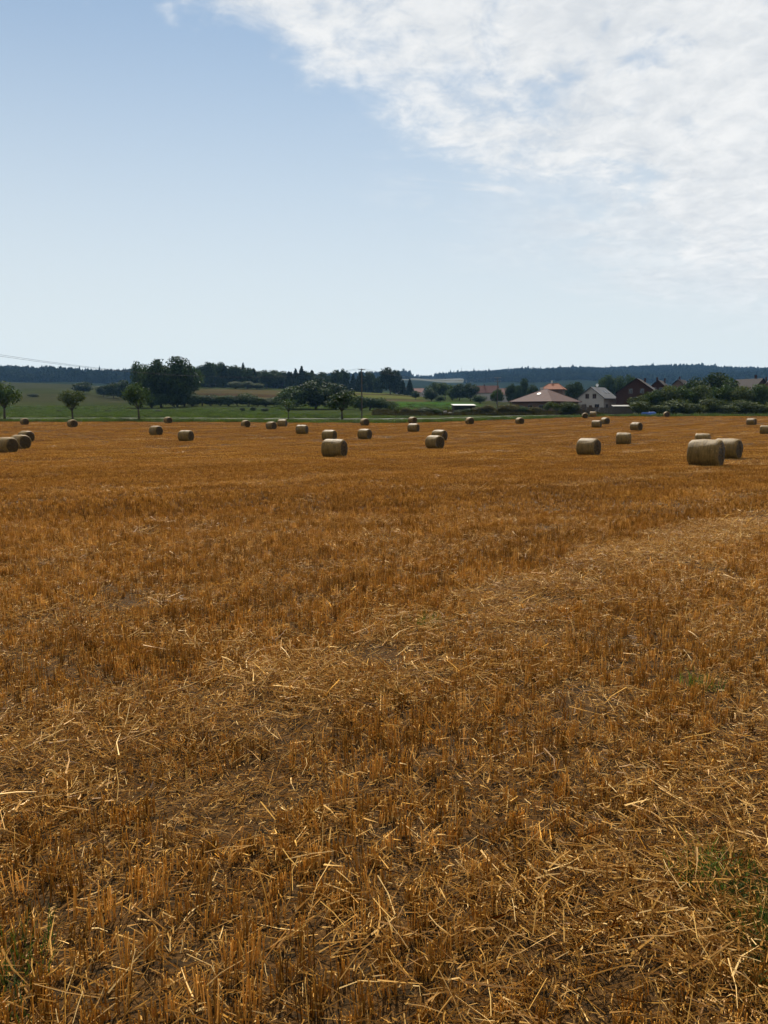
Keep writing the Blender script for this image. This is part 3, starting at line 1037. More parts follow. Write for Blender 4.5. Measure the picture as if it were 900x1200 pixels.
def crown_mesh(kind, seed):
    """crown in a unit box: 1 wide, z from 0 (ground) to 1 (top)"""
    g = np.random.default_rng(seed)
    P, N, V = [], [], []
    if kind == 'conifer':
        n = 1500
        z = 0.10 + 0.90 * (1 - np.sqrt(g.random(n)))
        tiers = 13
        ph = (z * tiers) % 1.0
        env = (1 - z) ** 0.75 * 0.5
        r = env * (0.55 + 0.45 * (1 - ph)) * np.sqrt(g.uniform(0.15, 1, n)) * (1 + 0.15 * np.sin(7 * z + seed))
        a = g.uniform(0, 6.28, n)
        r *= 0.85 + 0.3 * np.sin(3 * a + z * 20) ** 2
        P = np.stack([r * np.cos(a), r * np.sin(a), z - 0.06 * r / 0.5], 1)
        N = np.stack([np.cos(a), np.sin(a), np.full(n, 0.5)], 1)
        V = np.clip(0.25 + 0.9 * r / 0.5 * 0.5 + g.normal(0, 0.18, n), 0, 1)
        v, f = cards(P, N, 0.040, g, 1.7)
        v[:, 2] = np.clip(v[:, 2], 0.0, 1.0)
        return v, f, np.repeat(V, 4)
    lo, hi, m, rl = {'round': (0.26, 0.99, 17, (0.10, 0.22)), 'dense': (0.0, 0.98, 46, (0.12, 0.21)), 'tall': (0.03, 0.98, 40, (0.10, 0.19)),
                     'bush': (0.0, 0.95, 18, (0.16, 0.30)), 'sparse': (0.34, 0.97, 15, (0.09, 0.17)), 'broad': (0.02, 0.97, 36, (0.12, 0.2))}[kind]
    lobes = []
    for _ in range(m):
        u = g.normal(0, 1, 3); u /= np.linalg.norm(u); q = g.random() ** 0.45
        r = g.uniform(*rl)
        zc = (lo + hi) / 2 + u[2] * q * ((hi - lo) / 2 - r * 0.75)
        rel = (zc - lo) / (hi - lo)
        wid = {'round': 1.0, 'sparse': 1.0, 'dense': 0.75 + 0.35 * math.sin(math.pi * min(1, rel * 1.1)), 'tall': 0.95,
               'bush': 1.05 - 0.35 * rel, 'broad': 1.05 - 0.25 * rel}[kind]
        lobes.append((np.array([u[0] * q * (0.5 - r * 0.7) * wid, u[1] * q * (0.5 - r * 0.7) * wid, max(zc, r * 0.5)]), r))
    per = {'round': 105, 'dense': 120, 'tall': 115, 'bush': 130, 'sparse': 70, 'broad': 120}[kind]
    for c, r in lobes:
        k = int(per * (r / 0.17) ** 2 * g.uniform(0.75, 1.2))
        u = g.normal(0, 1, (k, 3)); u /= np.linalg.norm(u, axis=1, keepdims=True)
        q = g.uniform(0.35, 1.12, k) ** 0.6
        sq = np.array([1.0, 1.0, 0.82])
        P.append(c + u * r * q[:, None] * sq); N.append(u + np.array([0, 0, 0.25]))
        V.append(np.clip(g.normal(0.5, 0.12) + 0.0 * q + g.normal(0, 0.2, k), 0, 1))
    P, N, V = np.concatenate(P), np.concatenate(N), np.concatenate(V)
    v, f = cards(P, N, 0.026 if kind != 'sparse' else 0.022, g)
    for ax_ in (0, 1):
        q = np.percentile(np.abs(v[:, ax_]), 98.5); v[:, ax_] *= 0.5 / q
    q = np.percentile(v[:, 2], 99.6); v[:, 2] = np.clip(v[:, 2] / q, 0.0, 1.03)
    return v, f, np.repeat(V, 4)


def trunk_mesh(kind, seed):
    g = random.Random(seed)
    m = MB()
    if kind == 'conifer':
        m.tube([(0, 0, -0.03), (0.004, 0, 0.4), (0, 0, 0.93)], [0.022, 0.015, 0.003], 6)
    elif kind == 'bush':
        for k in range(5):
            a = g.uniform(0, 6.28)
            m.tube([(0.03 * math.cos(a), 0.03 * math.sin(a), -0.03), (0.12 * math.cos(a), 0.12 * math.sin(a), 0.3), (0.26 * math.cos(a), 0.26 * math.sin(a), 0.62)], [0.018, 0.012, 0.005], 5)
    else:
        fork = {'round': 0.32, 'sparse': 0.34, 'dense': 0.25, 'tall': 0.35, 'broad': 0.2}[kind]
        bx, by = g.uniform(-0.04, 0.04), g.uniform(-0.04, 0.04)
        th = {'round': 0.034, 'sparse': 0.026, 'dense': 0.026, 'tall': 0.026, 'broad': 0.026}[kind]
        m.tube([(0, 0, -0.03), (bx * 0.4, by * 0.4, fork * 0.5), (bx, by, fork)], [th * 1.25, th, th * 0.85], 7)
        for k in range(6):
            a = k * 1.05 + g.uniform(-0.3, 0.3); s = g.uniform(0.2, 0.36); top = g.uniform(0.55, 0.86)
            mid = (bx + s * 0.45 * math.cos(a), by + s * 0.45 * math.sin(a), fork + (top - fork) * 0.45)
            end = (bx + s * math.cos(a), by + s * math.sin(a), top)
            m.tube([(bx, by, fork - 0.02), mid, end], [th * 0.62, th * 0.4, th * 0.1], 5)
            b2 = a + g.uniform(0.5, 1.0) * g.choice((-1, 1))
            m.tube([mid, (mid[0] + 0.17 * math.cos(b2), mid[1] + 0.17 * math.sin(b2), mid[2] + 0.12)], [th * 0.34, th * 0.08], 4)
    return mesh_from("trunk", np.array(m.v), m.f, bark, True)


_tree_cache = {}


def tree_meshes(kind, variant, leaf):
    key = (kind, variant, leaf)
    if key not in _tree_cache:
        gk = (kind, variant)
        if gk not in _tree_cache:
            _tree_cache[gk] = (crown_mesh(kind, 900 + variant * 17 + len(kind)), trunk_mesh(kind, variant * 7 + len(kind)))
        (v, f, a), tr = _tree_cache[gk]
        _tree_cache[key] = (mesh_from("crown", v, f, LEAF[leaf], False, a), tr)
    return _tree_cache[key]


def tree(name, label, cat, px, D, ytop, wpx, kind, leaf='mid', variant=0, group=None, turn=None, wscale_y=1.0):
    x = x_of(px, D); y = D; z = gz(x, y)
    top = EYE + float(tan_elev(ytop)) * D
    h = max(top - z, 0.6)
    w_ = wpx * D / FPX
    e = empty(name, (x, y, z), random.uniform(0, 6.28) if turn is None else turn)
    e.scale = (w_, w_ * wscale_y, h)
    cm, tm = tree_meshes(kind, variant, leaf)
    if kind == 'bush':
        e.scale = (w_ * 1.2, w_ * 1.2, h)
        link("foliage", cm, e); link("stem", tm, e)
    else:
        link("crown", cm, e); link("trunk", tm, e)
    return tag(e, label, cat, group)


ORD = ['first', 'second', 'third', 'fourth', 'fifth', 'sixth', 'seventh', 'eighth', 'ninth', 'tenth', 'eleventh', 'twelfth', 'thirteenth',
       'fourteenth', 'fifteenth', 'sixteenth', 'seventeenth', 'eighteenth', 'nineteenth', 'twentieth', 'twenty-first', 'twenty-second',
       'twenty-third', 'twenty-fourth', 'twenty-fifth', 'twenty-sixth', 'twenty-seventh', 'twenty-eighth', 'twenty-ninth', 'thirtieth']


def plant_all():
    # along the lane
    tree("roadside_tree", 'round leafy roadside tree cut off by the left edge of the picture', 'tree', 5, 160, 447, 38, 'round', 'mid', 0, turn=0.3)
    tree("roadside_tree", 'small roadside tree with forked trunk and loose round crown', 'tree', 85, 160, 457.5, 31, 'round', 'olive', 1, turn=1.0)
    tree("roadside_tree", 'slender roadside tree with bare lower trunk in front of the tall trees', 'tree', 163, 160, 450, 33, 'round', 'mid', 2, turn=2.2)
    tree("roadside_tree", 'small round lane tree with thin trunk, left of the big dark thicket', 'tree', 338, 162, 466, 23, 'sparse', 'mid', 3, turn=0.8)
    tree("roadside_tree", 'broad dark lane tree with short trunk beside the utility pole', 'tree', 401, 163, 459, 36, 'round', 'dark', 4, turn=1.9)
    tree("roadside_tree", 'thin sparse young tree right of the utility pole', 'tree', 464, 165, 471.5, 17, 'sparse', 'mid', 5, turn=2.9)
    # thicket behind the lane
    tree("thicket_tree", 'left dark broad tree of the thicket behind the lane', 'tree', 344, 285, 453, 38, 'dense', 'mid', 0)
    tree("thicket_tree", 'tallest dark tree in the middle of the thicket behind the lane', 'tree', 370, 290, 445.5, 50, 'dense', 'dark', 1)
    tree("thicket_tree", 'right dark tree of the thicket behind the lane', 'tree', 393, 285, 450, 40, 'dense', 'dark', 2)
    for i, (px, yt, w_) in enumerate(((422, 464, 16), (433, 466, 18), (445, 466, 16), (456, 470, 13))):
        tree("bush", f'{ORD[i]} dark green bush from the left, right of the thicket by the utility pole', 'bush', px, 272, yt, w_, 'bush', 'mid', i % 4, 'bushes right of the utility pole')
    # tall group on the left
    tree("tall_tree", 'slim tall tree at the left of the high tree group', 'tree', 167, 335, 424.5, 22, 'tall', 'mid', 0)
    tree("tall_tree", 'massive dark tree with dense crown, left half of the high tree group', 'tree', 189, 325, 422, 40, 'dense', 'dark', 1)
    tree("tall_tree", 'highest dense dark tree of the high group on the left', 'tree', 208, 322, 419, 42, 'dense', 'dark', 2)
    tree("tall_tree", 'lower tree at the right shoulder of the high tree group', 'tree', 227, 345, 430, 22, 'tall', 'mid', 3)
    for i, (px, yt, w_, D) in enumerate(((122, 452, 16, 520), (134, 448, 20, 500), (147, 446, 22, 480), (156, 452, 16, 430))):
        tree("hedge_tree", f'{ORD[i]} dark tree from the left in the row running up to the high group', 'tree', px, D, yt, w_, 'broad', 'dark', i % 3, 'trees left of the high group')
    tree("meadow_tree", 'round dark tree alone on the hillside behind the forked tree', 'tree', 99, 560, 447.5, 22, 'broad', 'dark', 3)
    # hedge on the slope
    hedge = [(178, 460, 18), (191, 461, 18), (204, 460, 18), (216, 461, 17), (226, 462, 18), (237, 463, 17), (247, 462.5, 17), (258, 464, 16), (268, 463, 17), (279, 464, 16), (291, 461, 19), (302, 466, 15), (312, 467, 16), (323, 466, 19)]
    for i, (px, yt, w_) in enumerate(hedge):
        tree("hedge_bush", f'{ORD[i]} bush from the left of the long hedge below the brown slope', 'bush', px, 322, yt, w_, 'bush', 'mid' if i % 3 else 'dark', i % 4, 'hedge on the slope')
    for px, py, w_, lab in ((297, 477, 6, 'small dark shrub in front of the hedge on the slope'), (284.5, 477.5, 5, 'smaller dark shrub left of another one before the hedge'),
                            (186, 480, 7, 'low round shrub on the meadow below the high tree group'), (310, 478, 7, 'low shrub on the meadow at the right end of the hedge'),
                            (127, 482, 6, 'low shrub on the meadow left of the slender roadside tree'), (69, 482.5, 5, 'low shrub on the meadow left of the forked tree'),
                            (40, 461.5, 10, 'flat dark shrub up on the left hillside')):
        tree("shrub", lab, 'shrub', px, 500 if px == 40 else 255, py, w_, 'bush', 'dark', int(px) % 4)
    # conifers and trees along the crest
    crest = [(235, 428, 9, 'c'), (241, 426, 10, 'c'), (247, 424.5, 10, 'c'), (253, 425.5, 10, 'c'), (258, 424.5, 9, 'c'), (264, 427, 9, 'c'), (270, 429, 10, 'c'), (276, 428, 9, 'c'),
             (281, 431, 9, 'c'), (286, 424.5, 9, 'c'), (292, 431, 9, 'c'), (298, 431, 8, 'c'), (304, 435, 14, 'b'), (313, 433.5, 15, 'b'), (322, 434, 16, 'b'), (331, 435, 15, 'b'),
             (339, 431.5, 8, 'c'), (347, 431.5, 8, 'c'), (354, 428.5, 10, 'c'), (361, 435, 9, 'c'), (366, 433.5, 10, 'c'), (378, 436, 9, 'c'), (385, 440, 11, 'b'),
             (394, 434, 11, 'b'), (403.5, 432.5, 10, 'b'), (414, 437.5, 10, 'c'), (423, 434, 9, 'c'), (434, 435.5, 12, 'b'), (443, 441, 10, 'b'), (373, 440, 12, 'b')]
    keep_c = {241, 264, 286, 298, 339, 347, 354, 366, 414, 423}
    crest = [(a, b, c, d if a in keep_c or d == 'b' else 'd') for a, b, c, d in crest]
    crest.sort()
    for i, (px, yt, w_, k) in enumerate(crest):
        if k == 'c' and i % 3 == 1: yt, w_ = yt + 3.5, w_ * 1.3
        kind = {'c': 'conifer', 'b': 'broad', 'd': 'tall'}[k]
        if k == 'd': w_ *= 1.25
        word = 'dark pointed conifer' if k == 'c' else 'rounded dark tree'
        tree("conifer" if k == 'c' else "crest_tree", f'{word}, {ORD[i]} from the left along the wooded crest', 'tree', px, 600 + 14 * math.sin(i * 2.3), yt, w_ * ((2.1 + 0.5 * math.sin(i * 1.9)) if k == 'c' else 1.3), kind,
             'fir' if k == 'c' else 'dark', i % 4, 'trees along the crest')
    tree("crest_tree", 'large isolated round dark tree on the skyline right of the crest', 'tree', 457.5, 540, 431, 24, 'dense', 'fir', 3)
    for i, (px, yt, w_) in enumerate(((277, 447, 13), (290, 447, 14), (302, 449, 12))):
        tree("pale_bush", f'{ORD[i]} lighter green bush from the left at the foot of the conifers', 'bush', px, 565, yt, w_, 'bush', 'olive', i, 'light bushes below the conifers')
    # middle: around the village
    mids = [(472, 445, 14, 560, 'conifer', 'fir', 'dark pointed conifer right of the isolated round skyline tree'),
            (480, 443.5, 16, 560, 'conifer', 'fir', 'taller dark conifer left of the village trees'),
            (464, 448, 14, 560, 'broad', 'dark', 'low dark tree at the foot of the isolated skyline tree'),
            (487, 458, 10, 430, 'broad', 'dark', 'small dark tree above the bright green slope, left of the bush clump'),
            (505, 456, 13, 400, 'bush', 'dark', 'dark bush at the top of the bright green slope'),
            (516, 464, 9, 385, 'bush', 'mid', 'small bush right below the dark bush on the green slope'),
            (509, 448.5, 20, 470, 'broad', 'mid', 'wide rounded village tree behind the green slope, left one'),
            (522, 449, 18, 470, 'broad', 'mid', 'rounded village tree behind the green slope, second from left'),
            (538, 450, 18, 440, 'broad', 'dark', 'dark village tree above the white roofed shed'),
            (551, 449, 20, 440, 'broad', 'dark', 'dark broad village tree left of the red roofs'),
            (562, 463, 13, 380, 'bush', 'mid', 'flat green bush above the right end of the shed roof'),
            (530, 455, 12, 440, 'bush', 'mid', 'green bush between the village trees'),
            (582, 456, 15, 380, 'broad', 'mid', 'low tree behind the crossarm pole'),
            (598, 450, 13, 400, 'broad', 'dark', 'dark tree between the crossarm pole and the bungalow'),
            (613.5, 443.5, 12, 420, 'tall', 'dark', 'tall narrow tree behind the left end of the bungalow'),
            (606, 452, 12, 410, 'broad', 'dark', 'dark low tree left of the tall narrow tree'),
            (625, 451, 15, 400, 'broad', 'dark', 'dark tree left of the orange roof'),
            (672, 448, 23, 330, 'broad', 'dark', 'dark rounded tree between the orange roof and the grey house'),
            (664, 452, 12, 340, 'broad', 'mid', 'small tree touching the orange roof on the right'),
            (708, 440, 19, 420, 'broad', 'mid', 'hazy green tree behind the ridge of the grey house'),
            (722, 441, 20, 420, 'broad', 'mid', 'hazy green tree between the grey house and the red barn'),
            (738, 439.5, 18, 430, 'broad', 'mid', 'hazy green tree behind the red barn'),
            (641, 470.5, 14, 190, 'round', 'olive', 'left of two small round trees in front of the bungalow'),
            (652.5, 471.5, 12, 192, 'round', 'olive', 'right of two small round trees in front of the bungalow'),
            (667, 471, 18, 193, 'bush', 'olive', 'green bush growing over the brush pile')]
    for i, (px, yt, w_, D, kind, leaf, lab) in enumerate(mids):
        tree("bush" if kind == 'bush' else ("conifer" if kind == 'conifer' else "village_tree"), lab, 'bush' if kind == 'bush' else 'tree', px, D, yt, w_, kind, leaf, i % 4)
    # the long row of garden trees on the right
    right = [(748, 464, 22, 196), (765, 457, 28, 198), (782, 452.5, 30, 199), (801, 453, 30, 200), (820, 452, 28, 200), (845, 451, 32, 203), (866, 453, 28, 200), (886, 451, 32, 200), (907, 452, 32, 202)]
    for i, (px, yt, w_, D) in enumerate(right):
        tree("garden_tree", f'{ORD[i]} leafy olive green tree from the left in the long garden row', 'tree', px, D, yt, w_, 'broad', 'olive' if i % 2 == 0 else 'mid', i % 4, 'garden trees on the right')
    tree("garden_tree", 'tallest dark rounded tree rising above the garden row', 'tree', 836, 225, 437.5, 48, 'broad', 'dark', 2)
    tree("garden_tree", 'dark tree just left of the tallest garden tree', 'tree', 813, 260, 442, 26, 'broad', 'dark', 1)
    tree("garden_tree", 'dark tree between the two rightmost roofs', 'tree', 886, 270, 446, 22, 'broad', 'dark', 0)
    for i, (px, yt, w_, D) in enumerate(((752, 470, 22, 190), (771, 475, 20, 189), (790, 468, 28, 193), (811, 473, 22, 191), (832, 467, 28, 194), (852, 475, 22, 190), (872, 469, 27, 193), (893, 474, 24, 191), (912, 470, 24, 192))):
        tree("garden_bush", f'{ORD[i]} dark bush from the left below the garden trees at the field edge', 'bush', px, D, yt, w_, 'bush', 'olive', i % 4, 'bushes under the garden trees')
    # scrub along the lane in the middle
    for i, (px, yt, w_, leaf) in enumerate(((474, 478, 12, 'dry'), (487, 479, 12, 'dry'), (501, 477.5, 15, 'dark'), (513, 479, 11, 'mid'), (561, 477, 13, 'dry'), (572, 475, 12, 'dry'), (590, 475, 13, 'dry'),
                                            (601, 474, 15, 'dry'), (613, 476, 13, 'mid'), (625, 477, 14, 'dry'), (538, 480, 10, 'dark'), (548, 479, 9, 'dark'))):
        word = {'dry': 'brown dry', 'dark': 'dark green', 'mid': 'green'}[leaf]
        tree("scrub_bush", f'{word} scrub bush behind the lane, {ORD[i]} in the strip by the shed' if i < 10 else f'dark green bush under the white roof of the shed, {"left" if i == 10 else "right"} one', 'bush', px, 200, yt, w_, 'bush', leaf, i % 4,
             'scrub along the lane')


plant_all()


def far_woods():
    """woods on the distant ridges, too many and too far to tell apart"""
    g = np.random.default_rng(77)
    src = []
    for i in range(5):
        gg = np.random.default_rng(700 + i)
        if i < 3:
            v, f, a = crown_mesh('conifer', 30 + i)
            keep = gg.permutation(len(f))[:230]
        else:
            v, f, a = crown_mesh('broad', 30 + i)
            keep = gg.permutation(len(f))[:260]
        v = v.reshape(-1, 4, 3)[keep]
        c = v.mean(1, keepdims=True); v = (c + (v - c) * 2.6).reshape(-1, 3)
        a = a.reshape(-1, 4)[keep].ravel()
        src.append(source(f"wood_tree_{i}", (v, np.arange(len(v)).reshape(-1, 4), a), LEAF['fir']))
    for nm, c0, c1, d0, d1, cell, lab in (("forest", -420, 178, 1480, 1960, 11.5, 'dark wooded ridge behind the left hillside'),
                                          ("forest", 440, 1330, 1900, 2960, 12.5, 'long dark blue wooded ridge along the horizon on the right'),
                                          ("forest", 170, 480, 2300, 2900, 13.0, 'low distant wood closing the valley in the middle'),
                                          ("forest", 228, 446, 615, 700, 6.0, 'dark mixed wood filling in behind the trees along the crest')):
        xm = max(abs(c0 - 450), abs(c1 - 450)) / FPX * d1
        X, Y = np.meshgrid(np.arange(-xm, xm, cell), np.arange(d0, d1, cell), indexing='ij')
        X, Y = X.ravel(), Y.ravel()
        X = X + g.normal(0, cell * 0.3, len(X)); Y = Y + g.normal(0, cell * 0.3, len(Y))
        c = 450 + FPX * 1.0075 * X / Y
        ok = (c > c0) & (c < c1)
        # the pale field cut into the middle ridge
        if c0 == 440:
            ok &= ~((c < 510) & (Y > 2060) & (Y < 2860)) & ~((c < 545 + 0.03 * (2300 - Y)) & (Y > 2060) & (Y < 2640))
            ok &= (c > 470) | (Y > 2500)
            ok &= Y > 1900 + np.clip((620 - c) * 2.0, 0, 300)
        X, Y = X[ok], Y[ok]
        n = len(X)
        clump = vnoise(X, Y, 0.02, 12)
        h = g.uniform(13, 22, n) * (0.8 + 0.4 * clump) * np.where(g.random(n) < 0.03, 1.3, 1.0)
        w_ = g.uniform(8, 13, n)
        if d1 < 1000:
            h = g.uniform(7, 14, n) * np.interp(c[ok], [228, 240, 300, 310, 380, 446], [0.8, 1.25, 1.1, 0.95, 0.9, 0.55]); w_ = g.uniform(4, 7, n)
        scatter(nm, src, np.stack([X, Y, ground(X, Y) - 0.5], 1), np.stack([np.zeros(n), np.zeros(n), g.uniform(0, 6.28, n)], 1),
                np.stack([w_, w_, h], 1), g.integers(0, 5, n), lab)


far_woods()


def weeds():
    """rough weeds over the strip of waste ground and tufts over the meadow"""
    g = np.random.default_rng(55)
    dry = [source(f"weed_{i}", blade_tile(1.8, 110, (0.3, 0.95), 0.03, 640 + i, 0.3), LEAF['dry']) for i in range(3)]
    green = [source(f"tuft_{i}", blade_tile(1.8, 90, (0.15, 0.45), 0.03, 650 + i, 0.4), grass_mat) for i in range(3)]
    n = 2600
    c = g.uniform(440, 700, n); D = g.uniform(193, 262, n)
    X = (c - 450) / FPX * D
    lay("waste_weeds", dry, X, D, g.uniform(0, 6.28, n), g.uniform(0.4, 1.2, n), np.ones(n), 'brown dry weeds on the waste ground behind the lane', 0.0, 0.03, 41)
    n = 6500
    c = g.uniform(-150, 640, n); D = 168 + 190 * g.random(n) ** 1.3
    X = (c - 450) / FPX * D
    ok = (vnoise(X, D, 0.05, 3) > 0.35) & (D > edge_depth(c) + 20)
    X, D = X[ok], D[ok]; n = len(X)
    lay("meadow_tufts", green, X, D, g.uniform(0, 6.28, n), g.uniform(0.4, 1.3, n), np.ones(n), 'uneven grass tufts on the meadow behind the lane', 0.0, 0.03, 42)


weeds()

# ------------------------------------------------------------------ buildings
M = {
    'cream': simple_mat("rough pale render", (0.29, 0.275, 0.25), 0.9, 0.12),
    'white': simple_mat("white render", (0.432, 0.426, 0.408), 0.9, 0.08),
    'brickred': simple_mat("dark red brick", (0.032, 0.013, 0.010), 0.9, 0.3, 2.0),
    'brown': simple_mat("brown plaster", (0.102, 0.066, 0.051), 0.9, 0.2),
    'glass': simple_mat("dark window glass", (0.012, 0.0144, 0.0168), 0.08, 0.1, 3.0, 0.6),
    'frame': simple_mat("window frame", (0.096, 0.084, 0.072), 0.6, 0.1),
    'frame_pale': simple_mat("pale roof window", (0.16, 0.155, 0.15), 0.5, 0.1),
    'door': simple_mat("wooden door", (0.054, 0.033, 0.021), 0.6, 0.2),
    'white_metal': simple_mat("white painted metal", (0.7, 0.7, 0.7), 0.35, 0.05, 3.0, 0.5),
    'zinc': simple_mat("grey zinc", (0.18, 0.18, 0.186), 0.4, 0.15, 3.0, 0.5, 0.4),
    'wood': simple_mat("weathered wood", (0.06, 0.0492, 0.039), 0.9, 0.35, 5.0),
    'stone': simple_mat("pale rubble stone", (0.24, 0.228, 0.21), 0.95, 0.3, 2.0),
    'blue': simple_mat("blue tarpaulin", (0.015, 0.066, 0.252), 0.5, 0.2, 3.0, 0.4),
    'black': simple_mat("black rubber", (0.012, 0.012, 0.012), 0.8, 0.2),
    'car': simple_mat("white car paint", (0.7, 0.7, 0.7), 0.18, 0.03, 2.0, 0.6),
    'concrete': simple_mat("grey concrete", (0.168, 0.162, 0.15), 0.95, 0.2, 1.5),
}


def tile_roof(name, c):
    """courses of roof tiles, too far away to tell apart: stripes along the slope"""
    m, w = new_mat(name)
    co = w.n('ShaderNodeTexCoord').outputs['Object']
    sep = w.n('ShaderNodeSeparateXYZ', {0: co})
    crs = w.math('FRACT', w.math('MULTIPLY', sep.outputs['Z'], 4.5))
    a = w.noise(co, 0.8, 5.0, 0.6); b = w.noise(co, 7.0, 4.0, 0.6)
    f = w.math('ADD', w.math('MULTIPLY', a, 0.5), w.math('MULTIPLY', b, 0.5))
    col = w.ramp(f, [(0.3, tuple(x * 0.7 for x in c)), (0.7, tuple(x * 1.25 for x in c))])
    bp = w.n('ShaderNodeBump', {'Height': crs, 'Strength': 0.5, 'Distance': 0.04}).outputs[0]
    return surf(m, w, w.n('ShaderNodeBsdfPrincipled', {'Base Color': col, 'Roughness': 0.85, 'Specular IOR Level': 0.12, 'Normal': bp}).outputs[0])


ROOF = {'redbrown': tile_roof("red brown roof tiles", (0.052, 0.027, 0.023)), 'orange': tile_roof("orange roof tiles", (0.16, 0.062, 0.034)),
        'grey': tile_roof("grey roof tiles", (0.075, 0.078, 0.086)), 'dark': tile_roof("dark brown roof tiles", (0.013, 0.0085, 0.008)),
        'red': tile_roof("old red roof tiles", (0.085, 0.036, 0.030))}


def window(e, x, z, w_, h_, face, mat_frame='frame'):
    """face: (axis, position, sign): wall plane; the pane sits inside a proud frame"""
    axis, pos, s = face
    f = MB(); p = MB()
    t = 0.09

    def bx(m, u0, u1, z0, z1, d0, d1):
        a, b = sorted((pos + s * d0, pos + s * d1))
        if axis == 'y': m.box(u0, u1, a, b, z0, z1)
        else: m.box(a, b, u0, u1, z0, z1)
    x0, x1, z0, z1 = x - w_ / 2, x + w_ / 2, z, z + h_
    bx(f, x0 - t, x0, z0 - t, z1 + t, 0.004, 0.07); bx(f, x1, x1 + t, z0 - t, z1 + t, 0.004, 0.07)
    bx(f, x0, x1, z1, z1 + t, 0.004, 0.068); bx(f, x0, x1, z0 - t, z0, 0.004, 0.10)
    bx(f, x - 0.03, x + 0.03, z0, z1, 0.03, 0.062)
    bx(p, x0, x1, z0, z1, 0.004, 0.03)
    o = f.build("window", M[mat_frame], e)
    p.build("pane", M['glass'], o)


def chimney(roof_obj, x, y, z0, z1, s=0.5, mat='brickred'):
    m = MB().box(x - s / 2, x + s / 2, y - s / 2, y + s / 2, z0, z1)
    m.box(x - s / 2 - 0.07, x + s / 2 + 0.07, y - s / 2 - 0.07, y + s / 2 + 0.07, z1, z1 + 0.12)
    m.build("chimney", M[mat], roof_obj)


